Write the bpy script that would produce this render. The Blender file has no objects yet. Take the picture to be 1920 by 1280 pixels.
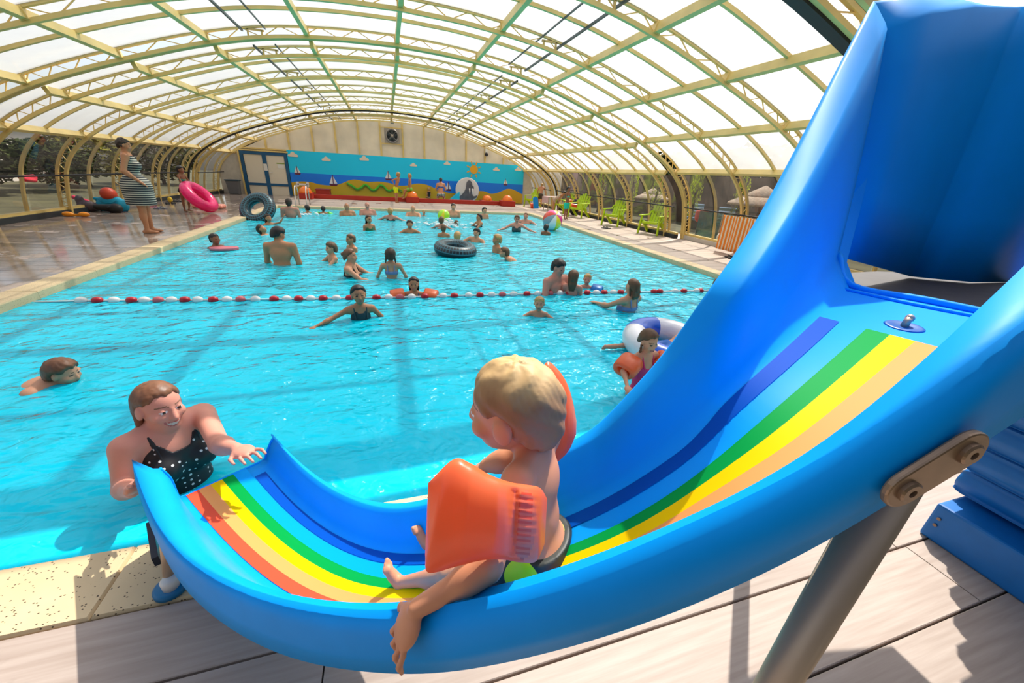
import bpy, math, random
import numpy as np
from mathutils import Vector, Matrix
from math import sin, cos, pi, sqrt, radians, atan2, degrees, tan
random.seed(7); rng = np.random.default_rng(7)
SC = bpy.context.scene
COL = SC.collection

# ------------------------------------------------------------------ camera, sky, sun, exposure
CAM_H = 1.55
cam_d = bpy.data.cameras.new('camera'); cam = bpy.data.objects.new('camera', cam_d); COL.objects.link(cam)
cam_d.sensor_width = 36.0; cam_d.lens = 717.386 / 1920 * 36.0
cam_d.clip_start = 0.05; cam_d.clip_end = 400
_a, _b, _c = radians(18.11477), radians(23.48804), radians(3.48711)
R0 = np.array([[1, 0, 0], [0, 0, -1], [0, 1, 0.]])
YAW = np.array([[cos(_a), -sin(_a), 0], [sin(_a), cos(_a), 0], [0, 0, 1]])
PIT = np.array([[1, 0, 0], [0, cos(_b), -sin(_b)], [0, sin(_b), cos(_b)]])
ROL = np.array([[cos(_c), -sin(_c), 0], [sin(_c), cos(_c), 0], [0, 0, 1]])
RC = ROL @ PIT @ R0 @ YAW            # rows: camera right, camera down, camera forward (in world axes)
cam.matrix_world = Matrix(((RC[0][0], -RC[1][0], -RC[2][0], 0), (RC[0][1], -RC[1][1], -RC[2][1], 0),
                           (RC[0][2], -RC[1][2], -RC[2][2], CAM_H), (0, 0, 0, 1)))
SC.camera = cam

SUN_DIR = Vector((0.425, 0.405, 0.809)).normalized()     # towards the sun
sun_d = bpy.data.lights.new('sun', 'SUN'); sun_d.energy = 5.0; sun_d.angle = radians(0.6); sun_d.color = (1.0, 0.95, 0.86)
sun = bpy.data.objects.new('sun', sun_d); COL.objects.link(sun); sun.location = (20, 15, 30)
sun.rotation_euler = SUN_DIR.to_track_quat('Z', 'Y').to_euler()

world = bpy.data.worlds.new('sky'); SC.world = world; world.use_nodes = True
_n = world.node_tree.nodes; _l = world.node_tree.links; _n.clear()
_o = _n.new('ShaderNodeOutputWorld'); _bg = _n.new('ShaderNodeBackground'); _sk = _n.new('ShaderNodeTexSky')
_sk.sky_type = 'NISHITA'; _sk.sun_disc = False; _sk.sun_elevation = radians(55); _sk.sun_rotation = atan2(SUN_DIR.x, SUN_DIR.y)
_sk.air_density = 1.0; _sk.dust_density = 3.0; _sk.ozone_density = 1.0
_hs = _n.new('ShaderNodeHueSaturation'); _hs.inputs['Saturation'].default_value = 0.55
_bg.inputs['Strength'].default_value = 0.20
_l.new(_sk.outputs[0], _hs.inputs['Color']); _l.new(_hs.outputs[0], _bg.inputs[0]); _l.new(_bg.outputs[0], _o.inputs[0])

SC.view_settings.view_transform = 'Standard'; SC.view_settings.look = 'None'
SC.view_settings.exposure = 0.22; SC.view_settings.gamma = 1.0; SC.view_settings.use_curve_mapping = False
SC.cycles.max_bounces = 10; SC.cycles.diffuse_bounces = 5; SC.cycles.glossy_bounces = 3
SC.cycles.transparent_max_bounces = 16; SC.cycles.transmission_bounces = 6
SC.cycles.sample_clamp_indirect = 4.0; SC.cycles.sample_clamp_direct = 0.0
SC.cycles.caustics_reflective = False; SC.cycles.caustics_refractive = False
SC.cycles.use_denoising = True

# ------------------------------------------------------------------ measuring helpers (photo pixel -> place in the scene)
FPX = 717.386
def ray(x, y):
    return RC.T @ np.array([(x - 960) / FPX, (y - 640) / FPX, 1.0])
EYE = np.array([0, 0, CAM_H])
def on_z(x, y, z=0.0):
    d = ray(x, y); return EYE + d * (z - CAM_H) / d[2]
def on_y(x, y, Y):
    d = ray(x, y); return EYE + d * Y / d[1]

# ------------------------------------------------------------------ materials
MATS = {}
def srgb(r, g, b):
    f = lambda c: (c / 255 / 12.92) if c / 255 <= .04045 else ((c / 255 + .055) / 1.055) ** 2.4
    return (f(r), f(g), f(b), 1.0)
def mat(name, col=(.5, .5, .5, 1), rough=.5, metal=0.0, spec=.5, noise=0.0, nscale=20.0, bump=0.0, bscale=60.0, coat=0.0, rnd=0.0, trans=0.0, alpha=1.0, stretch=None):
    if name in MATS: return MATS[name]
    m = bpy.data.materials.new(name); m.use_nodes = True; MATS[name] = m
    nt = m.node_tree; N = nt.nodes; L = nt.links
    p = N['Principled BSDF']
    p.inputs['Base Color'].default_value = col; p.inputs['Roughness'].default_value = rough
    p.inputs['Metallic'].default_value = metal; p.inputs['Specular IOR Level'].default_value = spec
    p.inputs['Coat Weight'].default_value = coat; p.inputs['Coat Roughness'].default_value = .08
    src = None
    tc = N.new('ShaderNodeTexCoord'); mp = N.new('ShaderNodeMapping'); L.new(tc.outputs['Object'], mp.inputs[0])
    if stretch: mp.inputs['Scale'].default_value = stretch
    if noise > 0:
        n = N.new('ShaderNodeTexNoise'); n.inputs['Scale'].default_value = nscale; n.inputs['Detail'].default_value = 4
        L.new(mp.outputs[0], n.inputs['Vector'])
        mr = N.new('ShaderNodeMapRange'); mr.inputs['From Min'].default_value = .3; mr.inputs['From Max'].default_value = .7
        mr.inputs['To Min'].default_value = 1 - noise; mr.inputs['To Max'].default_value = 1 + noise
        L.new(n.outputs['Fac'], mr.inputs[0])
        src = mr.outputs[0]
    if rnd > 0:
        oi = N.new('ShaderNodeObjectInfo'); mr = N.new('ShaderNodeMapRange')
        mr.inputs['To Min'].default_value = 1 - rnd; mr.inputs['To Max'].default_value = 1 + rnd
        L.new(oi.outputs['Random'], mr.inputs[0])
        if src:
            mm = N.new('ShaderNodeMath'); mm.operation = 'MULTIPLY'; L.new(src, mm.inputs[0]); L.new(mr.outputs[0], mm.inputs[1]); src = mm.outputs[0]
        else: src = mr.outputs[0]
    if src:
        vm = N.new('ShaderNodeVectorMath'); vm.operation = 'SCALE'; vm.inputs[0].default_value = col[:3]
        L.new(src, vm.inputs['Scale']); L.new(vm.outputs[0], p.inputs['Base Color'])
    if bump > 0:
        n = N.new('ShaderNodeTexNoise'); n.inputs['Scale'].default_value = bscale; n.inputs['Detail'].default_value = 5
        L.new(mp.outputs[0], n.inputs['Vector'])
        b = N.new('ShaderNodeBump'); b.inputs['Strength'].default_value = bump; b.inputs['Distance'].default_value = .01
        L.new(n.outputs['Fac'], b.inputs['Height']); L.new(b.outputs[0], p.inputs['Normal'])
    if trans > 0:
        t = N.new('ShaderNodeBsdfTranslucent'); t.inputs[0].default_value = col
        if src: L.new(vm.outputs[0], t.inputs[0])
        mx = N.new('ShaderNodeMixShader'); mx.inputs[0].default_value = trans
        L.new(p.outputs[0], mx.inputs[1]); L.new(t.outputs[0], mx.inputs[2]); L.new(mx.outputs[0], N['Material Output'].inputs[0])
    return m
def clear_mat(name, tint, clear, diff=None, gloss=0.08, rough=.03, noise=0.0, fwd=0.0):
    """clear plastic sheet: partly see-through, partly diffusing, with a faint reflection"""
    if name in MATS: return MATS[name]
    m = bpy.data.materials.new(name); m.use_nodes = True; MATS[name] = m
    N = m.node_tree.nodes; L = m.node_tree.links; out = N['Material Output']; N.remove(N['Principled BSDF'])
    tr = N.new('ShaderNodeBsdfTransparent'); tr.inputs[0].default_value = tint
    gl = N.new('ShaderNodeBsdfGlossy'); gl.inputs['Roughness'].default_value = rough
    cur = tr.outputs[0]
    if diff:
        tl = N.new('ShaderNodeBsdfTranslucent'); tl.inputs[0].default_value = diff
        df = N.new('ShaderNodeBsdfDiffuse'); df.inputs[0].default_value = diff
        m1 = N.new('ShaderNodeMixShader'); m1.inputs[0].default_value = .10
        L.new(tl.outputs[0], m1.inputs[1]); L.new(df.outputs[0], m1.inputs[2])
        if fwd > 0:                       # twin-wall sheet: light goes on mostly forwards, so the sheet glows towards the sun
            rf = N.new('ShaderNodeBsdfRefraction'); rf.inputs['Color'].default_value = (1, 1, .98, 1); rf.inputs['Roughness'].default_value = .55; rf.inputs['IOR'].default_value = 1.2
            m0 = N.new('ShaderNodeMixShader'); m0.inputs[0].default_value = fwd; L.new(m1.outputs[0], m0.inputs[1]); L.new(rf.outputs[0], m0.inputs[2]); m1 = m0
        mx = N.new('ShaderNodeMixShader'); mx.inputs[0].default_value = 1 - clear
        if noise > 0:
            tc = N.new('ShaderNodeTexCoord'); n = N.new('ShaderNodeTexNoise'); n.inputs['Scale'].default_value = 1.3; n.inputs['Detail'].default_value = 5
            L.new(tc.outputs['Object'], n.inputs['Vector'])
            mr = N.new('ShaderNodeMapRange'); mr.inputs['From Min'].default_value = .3; mr.inputs['From Max'].default_value = .7
            mr.inputs['To Min'].default_value = max(0, 1 - clear - noise); mr.inputs['To Max'].default_value = min(1, 1 - clear + noise)
            L.new(n.outputs['Fac'], mr.inputs[0]); L.new(mr.outputs[0], mx.inputs[0])
        L.new(cur, mx.inputs[1]); L.new(m1.outputs[0], mx.inputs[2]); cur = mx.outputs[0]
    fr = N.new('ShaderNodeFresnel'); bf = N.new('ShaderNodeNewGeometry'); io = N.new('ShaderNodeMapRange'); io.inputs['To Min'].default_value = 1.45; io.inputs['To Max'].default_value = 1 / 1.45
    L.new(bf.outputs['Backfacing'], io.inputs[0]); L.new(io.outputs[0], fr.inputs[0])      # same faint reflection from both sides of the sheet
    mu = N.new('ShaderNodeMath'); mu.operation = 'MULTIPLY'; mu.inputs[1].default_value = gloss / .08; mu.use_clamp = True
    L.new(fr.outputs[0], mu.inputs[0])
    m2 = N.new('ShaderNodeMixShader'); L.new(mu.outputs[0], m2.inputs[0]); L.new(cur, m2.inputs[1]); L.new(gl.outputs[0], m2.inputs[2])
    L.new(m2.outputs[0], out.inputs[0])
    return m

# ------------------------------------------------------------------ mesh helpers
class MB:
    """collects simple shapes; build() links them as ONE mesh object"""
    def __init__(s): s.v = []; s.f = []; s.m = []
    def add(s, vs, fs, mi=0):
        o = len(s.v); s.v += [tuple(map(float, v)) for v in vs]; s.f += [tuple(i + o for i in f) for f in fs]; s.m += [mi] * len(fs); return s
    def box(s, c, size, rot=None, mi=0):
        h = np.array(size, float) / 2; P = [np.array([x, y, z]) * h for x in (-1, 1) for y in (-1, 1) for z in (-1, 1)]
        if rot is not None: P = [np.array(rot) @ p for p in P]
        return s.add([p + np.array(c, float) for p in P], [(0, 1, 3, 2), (4, 6, 7, 5), (0, 4, 5, 1), (2, 3, 7, 6), (0, 2, 6, 4), (1, 5, 7, 3)], mi)
    def bar(s, a, b, w, h=None, up=(0, 0, 1), mi=0):
        a = np.array(a, float); b = np.array(b, float); h = h or w; t = b - a; L = np.linalg.norm(t); t /= L
        u = np.array(up, float); x = np.cross(t, u)
        if np.linalg.norm(x) < 1e-4: x = np.cross(t, (1, 0, 0))
        x /= np.linalg.norm(x); y = np.cross(x, t)
        return s.box((a + b) / 2, (w, L, h), np.array([x, t, y]).T, mi)
    def tube(s, path, r, n=8, cap=True, closed=False, mi=0, flat=None):
        P = np.array(path, float); K = len(P); rr = np.full(K, r) if np.isscalar(r) else np.array(r, float)
        T = np.gradient(P, axis=0) if not closed else (np.roll(P, -1, 0) - np.roll(P, 1, 0))
        T /= np.linalg.norm(T, axis=1)[:, None] + 1e-12
        ref = np.array([0, 0, 1.]) if abs(T[0][2]) < .9 else np.array([1., 0, 0])
        x = np.cross(T[0], ref); x /= np.linalg.norm(x); vs = []
        for k in range(K):
            x = x - T[k] * (x @ T[k]); x /= np.linalg.norm(x) + 1e-12; y = np.cross(T[k], x)
            for i in range(n):
                a = 2 * pi * i / n; vs.append(P[k] + rr[k] * (cos(a) * x + sin(a) * y * (flat or 1)))
        fs = []
        for k in range(K if closed else K - 1):
            k2 = (k + 1) % K
            for i in range(n): fs.append((k * n + i, k * n + (i + 1) % n, k2 * n + (i + 1) % n, k2 * n + i))
        if cap and not closed: fs += [tuple(range(n))[::-1], tuple((K - 1) * n + i for i in range(n))]
        return s.add(vs, fs, mi)
    def lathe(s, prof, n=24, c=(0, 0, 0), rot=None, mi=0):
        vs = []; K = len(prof)
        for r, z in prof:
            for i in range(n):
                a = 2 * pi * i / n; p = np.array([r * cos(a), r * sin(a), z])
                if rot is not None: p = np.array(rot) @ p
                vs.append(p + np.array(c, float))
        fs = [(k * n + i, k * n + (i + 1) % n, (k + 1) * n + (i + 1) % n, (k + 1) * n + i) for k in range(K - 1) for i in range(n)]
        if prof[0][0] > 1e-5: fs.append(tuple(range(n))[::-1])
        if prof[-1][0] > 1e-5: fs.append(tuple((K - 1) * n + i for i in range(n)))
        return s.add(vs, fs, mi)
    def torus(s, R, r, n=40, m=14, c=(0, 0, 0), rot=None, sq=1.0, mi=0):
        vs = []
        for i in range(n):
            a = 2 * pi * i / n
            for j in range(m):
                b = 2 * pi * j / m; p = np.array([(R + r * cos(b)) * cos(a), (R + r * cos(b)) * sin(a), r * sq * sin(b)])
                if rot is not None: p = np.array(rot) @ p
                vs.append(p + np.array(c, float))
        fs = [(i * m + j, ((i + 1) % n) * m + j, ((i + 1) % n) * m + (j + 1) % m, i * m + (j + 1) % m) for i in range(n) for j in range(m)]
        return s.add(vs, fs, mi)
    def ball(s, c, r, n=16, m=10, rot=None, mi=0, zmin=-1.0):
        rr = np.array([r, r, r], float) if np.isscalar(r) else np.array(r, float); vs = []; fs = []
        for j in range(m + 1):
            t = -1 + (1 + 1) * j / m; ph = (t * pi / 2)
            z = max(sin(ph), zmin); q = cos(ph) if sin(ph) >= zmin else sqrt(1 - zmin * zmin) * (j / max(1, m)) * 0 + sqrt(max(0, 1 - zmin * zmin))
            for i in range(n):
                a = 2 * pi * i / n; p = np.array([q * cos(a), q * sin(a), z]) * rr
                if rot is not None: p = np.array(rot) @ p
                vs.append(p + np.array(c, float))
        fs = [(j * n + i, j * n + (i + 1) % n, (j + 1) * n + (i + 1) % n, (j + 1) * n + i) for j in range(m) for i in range(n)]
        return s.add(vs, fs, mi)
    def poly(s, pts, d, mi=0):
        """flat outline pts (Nx3) given thickness vector d"""
        P = [np.array(p, float) for p in pts]; n = len(P); d = np.array(d, float)
        vs = P + [p + d for p in P]
        fs = [tuple(range(n)), tuple(range(2 * n - 1, n - 1, -1))] + [(i, (i + 1) % n + 0, (i + 1) % n + n, i + n)[::-1] for i in range(n)]
        return s.add(vs, fs, mi)
    def grid(s, G, mi=0):
        """G: array (a,b,3)"""
        a, b = G.shape[:2]
        return s.add(G.reshape(-1, 3), [(i * b + j, (i + 1) * b + j, (i + 1) * b + j + 1, i * b + j + 1) for i in range(a - 1) for j in range(b - 1)], mi)
    def mesh(s, name, mats, smooth=False, bevel=0.0):
        me = bpy.data.meshes.new(name); me.from_pydata(s.v, [], s.f)
        for m in (mats if isinstance(mats, (list, tuple)) else [mats]): me.materials.append(m)
        if len(set(s.m)) > 1: me.polygons.foreach_set('material_index', s.m)
        if smooth: me.polygons.foreach_set('use_smooth', [True] * len(me.polygons))
        me.update(); return me
    def build(s, name, mats, parent=None, smooth=False, loc=None, bevel=0.0, rotz=None):
        o = link(name, s.mesh(name, mats, smooth), parent)
        if loc is not None: o.location = tuple(loc)
        if rotz is not None: o.rotation_euler[2] = rotz
        if bevel > 0:
            b = o.modifiers.new('edge', 'BEVEL'); b.width = bevel; b.segments = 2; b.limit_method = 'ANGLE'
        return o
def link(name, me, parent=None):
    o = bpy.data.objects.new(name, me); COL.objects.link(o)
    if parent is not None: o.parent = parent
    return o
def tag(o, label=None, cat=None, group=None, kind=None):
    if label: o['label'] = label
    if cat: o['category'] = cat
    if group: o['group'] = group
    if kind: o['kind'] = kind
    return o
def empty(name, loc=(0, 0, 0), rotz=0.0, label=None, cat=None, group=None, kind=None):
    o = bpy.data.objects.new(name, None); COL.objects.link(o); o.location = tuple(float(c) for c in loc); o.rotation_euler = (0, 0, rotz); o.empty_display_size = .1
    return tag(o, label, cat, group, kind)
def copy_tree(o, parent=None):
    c = o.copy(); COL.objects.link(c); c.parent = parent
    for ch in list(o.children): copy_tree(ch, c)
    return c
def copy_at(root, loc, rotz, label, group=None):
    c = copy_tree(root); c.location = tuple(loc); c.rotation_euler = (0, 0, rotz); c['label'] = label
    if group: c['group'] = group
    return c
def rotm(ax, ang):
    return np.array(Matrix.Rotation(ang, 3, ax))
def catmull(pts, m=8, closed=False):
    P = np.array(pts, float)
    q = np.vstack([P[-1], P, P[0], P[1]]) if closed else np.vstack([2 * P[0] - P[1], P, 2 * P[-1] - P[-2]]); out = []
    for i in range(1, len(q) - 2):
        a, b, c, d = q[i - 1], q[i], q[i + 1], q[i + 2]
        for t in np.linspace(0, 1, m, endpoint=False):
            out.append(.5 * ((2 * b) + (-a + c) * t + (2 * a - 5 * b + 4 * c - d) * t * t + (-a + 3 * b - 3 * c + d) * t ** 3))
    if not closed: out.append(q[-2])
    return np.array(out)
# ------------------------------------------------------------------ materials of the place
CREAM = mat('cream_paint', (.74, .54, .19, 1), .45, noise=.10, nscale=3)
CREAM2 = mat('cream_paint_dark', (.60, .43, .15, 1), .5)
BLACK = mat('black_rubber', (.012, .014, .018, 1), .6)
NAVY = mat('navy_paint', (.004, .085, .20, 1), .4)
PANEL = clear_mat('roof_sheet', (.97, .98, .97, 1), .29, (.93, .92, .87, 1), gloss=.05, rough=.15, noise=.08, fwd=.36)
PANE = clear_mat('side_sheet', (.80, .78, .73, 1), .965, (.6, .56, .5, 1), gloss=.08, rough=.02)
GABLE = mat('gable_sheet', (.76, .69, .57, 1), .55, noise=.10, nscale=1.5, trans=.35)
CONC = mat('grey_render', (.60, .55, .47, 1), .8, noise=.08, nscale=6)

# ------------------------------------------------------------------ ground outside
g = MB(); g.box((0, 12, -.75), (90, 90, .1))
# leave the pool free: four slabs round it
g = MB()
for (x0, x1, y0, y1) in ((-45, -4.3, -35, 60), (6.36, 45, -35, 60), (-4.3, 6.36, -35, 1.22), (-4.3, 6.36, 17.43, 60)):
    g.box(((x0 + x1) / 2, (y0 + y1) / 2, -.24), (x1 - x0, y1 - y0, .4))
tag(g.build('ground', mat('soil', (.075, .07, .03, 1), .95, noise=.4, nscale=1.2)), 'grass and soil around the pool hall', kind='structure')

# ------------------------------------------------------------------ the deck, board by board
def deck_material():
    m = bpy.data.materials.new('deck_board'); m.use_nodes = True; N = m.node_tree.nodes; L = m.node_tree.links
    p = N['Principled BSDF']; geo = N.new('ShaderNodeNewGeometry'); oi = N.new('ShaderNodeObjectInfo')
    mp = N.new('ShaderNodeMapping'); mp.inputs['Scale'].default_value = (2.5, 45, 10); L.new(geo.outputs['Position'], mp.inputs[0])
    n = N.new('ShaderNodeTexNoise'); n.inputs['Scale'].default_value = 1.0; n.inputs['Detail'].default_value = 5; L.new(mp.outputs[0], n.inputs['Vector'])
    cr = N.new('ShaderNodeValToRGB'); cr.color_ramp.elements[0].position = .30; cr.color_ramp.elements[1].position = .72
    cr.color_ramp.elements[0].color = (.37, .285, .235, 1); cr.color_ramp.elements[1].color = (.48, .39, .335, 1); L.new(n.outputs['Fac'], cr.inputs[0])
    # wet patches: darker and glossy; most of the boards left of the pool are wet
    n2 = N.new('ShaderNodeTexNoise'); n2.inputs['Scale'].default_value = 1.6; n2.inputs['Detail'].default_value = 6; n2.inputs['Roughness'].default_value = .6
    L.new(geo.outputs['Position'], n2.inputs['Vector'])
    sx = N.new('ShaderNodeSeparateXYZ'); L.new(geo.outputs['Position'], sx.inputs[0])
    mr = N.new('ShaderNodeMapRange'); mr.inputs['From Min'].default_value = -3.8; mr.inputs['From Max'].default_value = -4.6
    mr.inputs['To Min'].default_value = .0; mr.inputs['To Max'].default_value = .26; L.new(sx.outputs['X'], mr.inputs[0])
    ad = N.new('ShaderNodeMath'); ad.operation = 'ADD'; L.new(n2.outputs['Fac'], ad.inputs[0]); L.new(mr.outputs[0], ad.inputs[1])
    wet = N.new('ShaderNodeMapRange'); wet.inputs['From Min'].default_value = .615; wet.inputs['From Max'].default_value = .66; L.new(ad.outputs[0], wet.inputs[0])
    dk = N.new('ShaderNodeMix'); dk.data_type = 'RGBA'; dk.blend_type = 'MULTIPLY'; dk.inputs[7].default_value = (.66, .64, .62, 1)
    L.new(wet.outputs[0], dk.inputs[0]); L.new(cr.outputs[0], dk.inputs[6])
    rn = N.new('ShaderNodeMapRange'); rn.inputs['To Min'].default_value = .9; rn.inputs['To Max'].default_value = 1.1; L.new(oi.outputs['Random'], rn.inputs[0])
    vm = N.new('ShaderNodeVectorMath'); vm.operation = 'SCALE'; L.new(dk.outputs[2], vm.inputs[0]); L.new(rn.outputs[0], vm.inputs['Scale'])
    L.new(vm.outputs[0], p.inputs['Base Color'])
    ro = N.new('ShaderNodeMapRange'); ro.inputs['To Min'].default_value = .62; ro.inputs['To Max'].default_value = .10; L.new(wet.outputs[0], ro.inputs[0])
    L.new(ro.outputs[0], p.inputs['Roughness'])
    b = N.new('ShaderNodeBump'); b.inputs['Strength'].default_value = .12; b.inputs['Distance'].default_value = .004; L.new(n.outputs['Fac'], b.inputs['Height']); L.new(b.outputs[0], p.inputs['Normal'])
    return m
DECK = deck_material()
floor = empty('floor', (0, 0, 0), label='pinkish beige composite deck boards around the pool', kind='structure')
PITCH = .2783; Y00 = .96
_pm = {}
def plank(x0, x1, y):
    key = round(x1 - x0, 3)
    if key not in _pm:
        b = MB(); L_ = x1 - x0; w = PITCH - .008; c = .003
        prof = [(-w / 2, -.03), (w / 2, -.03), (w / 2, -c), (w / 2 - c, 0), (-w / 2 + c, 0), (-w / 2, -c)]
        vs = [(sx * L_ / 2, py, pz) for sx in (-1, 1) for py, pz in prof]; n = 6
        b.add(vs, [tuple(range(6)), tuple(range(11, 5, -1))] + [(i, i + 6, (i + 1) % 6 + 6, (i + 1) % 6) for i in range(6)])
        _pm[key] = b.mesh('plank', DECK)
    o = link('plank', _pm[key], floor); o.location = ((x0 + x1) / 2, y, 0)
for k in range(-9, 1):                                             # in front of the pool (three boards to a row)
    y = Y00 + k * PITCH + PITCH / 2; a, b_ = ((-.30, 2.30) if k % 2 == 0 else (-2.7, 3.4))
    if k == -1: a, b_ = -.31, 2.25
    plank(-8.6, a - .003, y); plank(a + .003, b_ - .003, y); plank(b_ + .003, 9.6, y)
for k in range(1, 79):
    y = Y00 + k * PITCH + PITCH / 2
    plank(-8.6, -4.285, y); plank(6.345, 9.6, y)
    if y > 17.45: plank(-4.28, 6.34, y)
sub = MB()
for (x0, x1, y0, y1) in ((-8.6, -4.28, -1.6, 22.7), (6.34, 9.6, -1.6, 22.7), (-4.28, 6.34, -1.6, 1.23), (-4.28, 6.34, 17.42, 22.7)):
    sub.box(((x0 + x1) / 2, (y0 + y1) / 2, -.045), (x1 - x0, y1 - y0, .028))
sub.build('sub_floor', mat('sub_floor', (.03, .025, .02, 1), .9), floor)

# ------------------------------------------------------------------ pool: coping stones, basin, water
def terrazzo():
    m = mat('coping_stone', (.66, .50, .29, 1), .55, noise=.12, nscale=2.5, rnd=.06); N = m.node_tree.nodes; L = m.node_tree.links; p = N['Principled BSDF']
    src = p.inputs['Base Color'].links[0].from_socket
    geo = N.new('ShaderNodeNewGeometry'); mp = N.new('ShaderNodeMapping'); mp.inputs['Scale'].default_value = (95, 140, 95); L.new(geo.outputs['Position'], mp.inputs[0])
    v = N.new('ShaderNodeTexVoronoi'); v.inputs['Scale'].default_value = 1.0; L.new(mp.outputs[0], v.inputs['Vector'])
    sc = N.new('ShaderNodeSeparateColor'); L.new(v.outputs['Color'], sc.inputs[0])
    gt = N.new('ShaderNodeMath'); gt.operation = 'GREATER_THAN'; gt.inputs[1].default_value = .84; L.new(sc.outputs[0], gt.inputs[0])
    lt = N.new('ShaderNodeMath'); lt.operation = 'LESS_THAN'; lt.inputs[1].default_value = .34; L.new(v.outputs['Distance'], lt.inputs[0])
    mu = N.new('ShaderNodeMath'); mu.operation = 'MULTIPLY'; L.new(gt.outputs[0], mu.inputs[0]); L.new(lt.outputs[0], mu.inputs[1])
    mx = N.new('ShaderNodeMix'); mx.data_type = 'RGBA'; L.new(mu.outputs[0], mx.inputs[0]); L.new(src, mx.inputs[6]); mx.inputs[7].default_value = (.06, .035, .015, 1)
    L.new(mx.outputs[2], p.inputs['Base Color']); return m
COPE = terrazzo()
PX0, PX1, PY0, PY1 = -3.97, 6.03, 1.55, 17.1; CW = .31; WATER_Z = -.085; POOL_D = -1.30
cope = empty('coping', (0, 0, 0), label='cream speckled coping stones round the pool edge', kind='structure')
_cm = {}
def stone(x0, x1, y0, y1):
    sx, sy = x1 - x0 - .004, y1 - y0 - .004; key = (round(sx, 3), round(sy, 3))
    if key not in _cm:
        c = .006; P = []
        for (ex, ey, z) in ((sx / 2, sy / 2, -.10), (sx / 2, sy / 2, -c), (sx / 2 - c, sy / 2 - c, 0.006)):
            P += [(-ex, -ey, z), (ex, -ey, z), (ex, ey, z), (-ex, ey, z)]
        fs = [(0, 3, 2, 1), (8, 9, 10, 11)] + [(r * 4 + i, r * 4 + (i + 1) % 4, r * 4 + 4 + (i + 1) % 4, r * 4 + 4 + i) for r in range(2) for i in range(4)]
        b = MB(); b.add(P, fs); _cm[key] = b.mesh('coping_stone', COPE)
    o = link('coping_stone', _cm[key], cope); o.location = ((x0 + x1) / 2, (y0 + y1) / 2, 0)
xs = [PX0 - CW] + [x for x in np.arange(-4.13, PX1, 1.0) if x > PX0] + [PX1 + CW]
for y0, y1 in ((PY0 - CW, PY0), (PY1, PY1 + CW)):
    for i in range(len(xs) - 1): stone(xs[i], xs[i + 1], y0, y1)
ys = list(np.linspace(PY0, PY1, 16))
for x0, x1 in ((PX0 - CW, PX0), (PX1, PX1 + CW)):
    for i in range(len(ys) - 1): stone(x0, x1, ys[i], ys[i + 1])
LINER = mat('pool_liner', (.0, .70, 1.0, 1), .5, noise=.03, nscale=1.0)
b = MB(); T = .25
b.box(((PX0 + PX1) / 2, (PY0 + PY1) / 2, POOL_D - .05), (PX1 - PX0 + .5, PY1 - PY0 + .5, .1))
for sx, x in ((-1, PX0), (1, PX1)): b.box((x + sx * .13, (PY0 + PY1) / 2, (POOL_D - .03) / 2 - .05), (.25, PY1 - PY0 + .5, -POOL_D + .0))
for sy, y in ((-1, PY0), (1, PY1)): b.box(((PX0 + PX1) / 2, y + sy * .13, (POOL_D - .03) / 2 - .05), (PX1 - PX0, .25, -POOL_D))
tag(b.build('pool_basin', LINER), 'bright cyan pool liner under the water', kind='structure')
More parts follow.
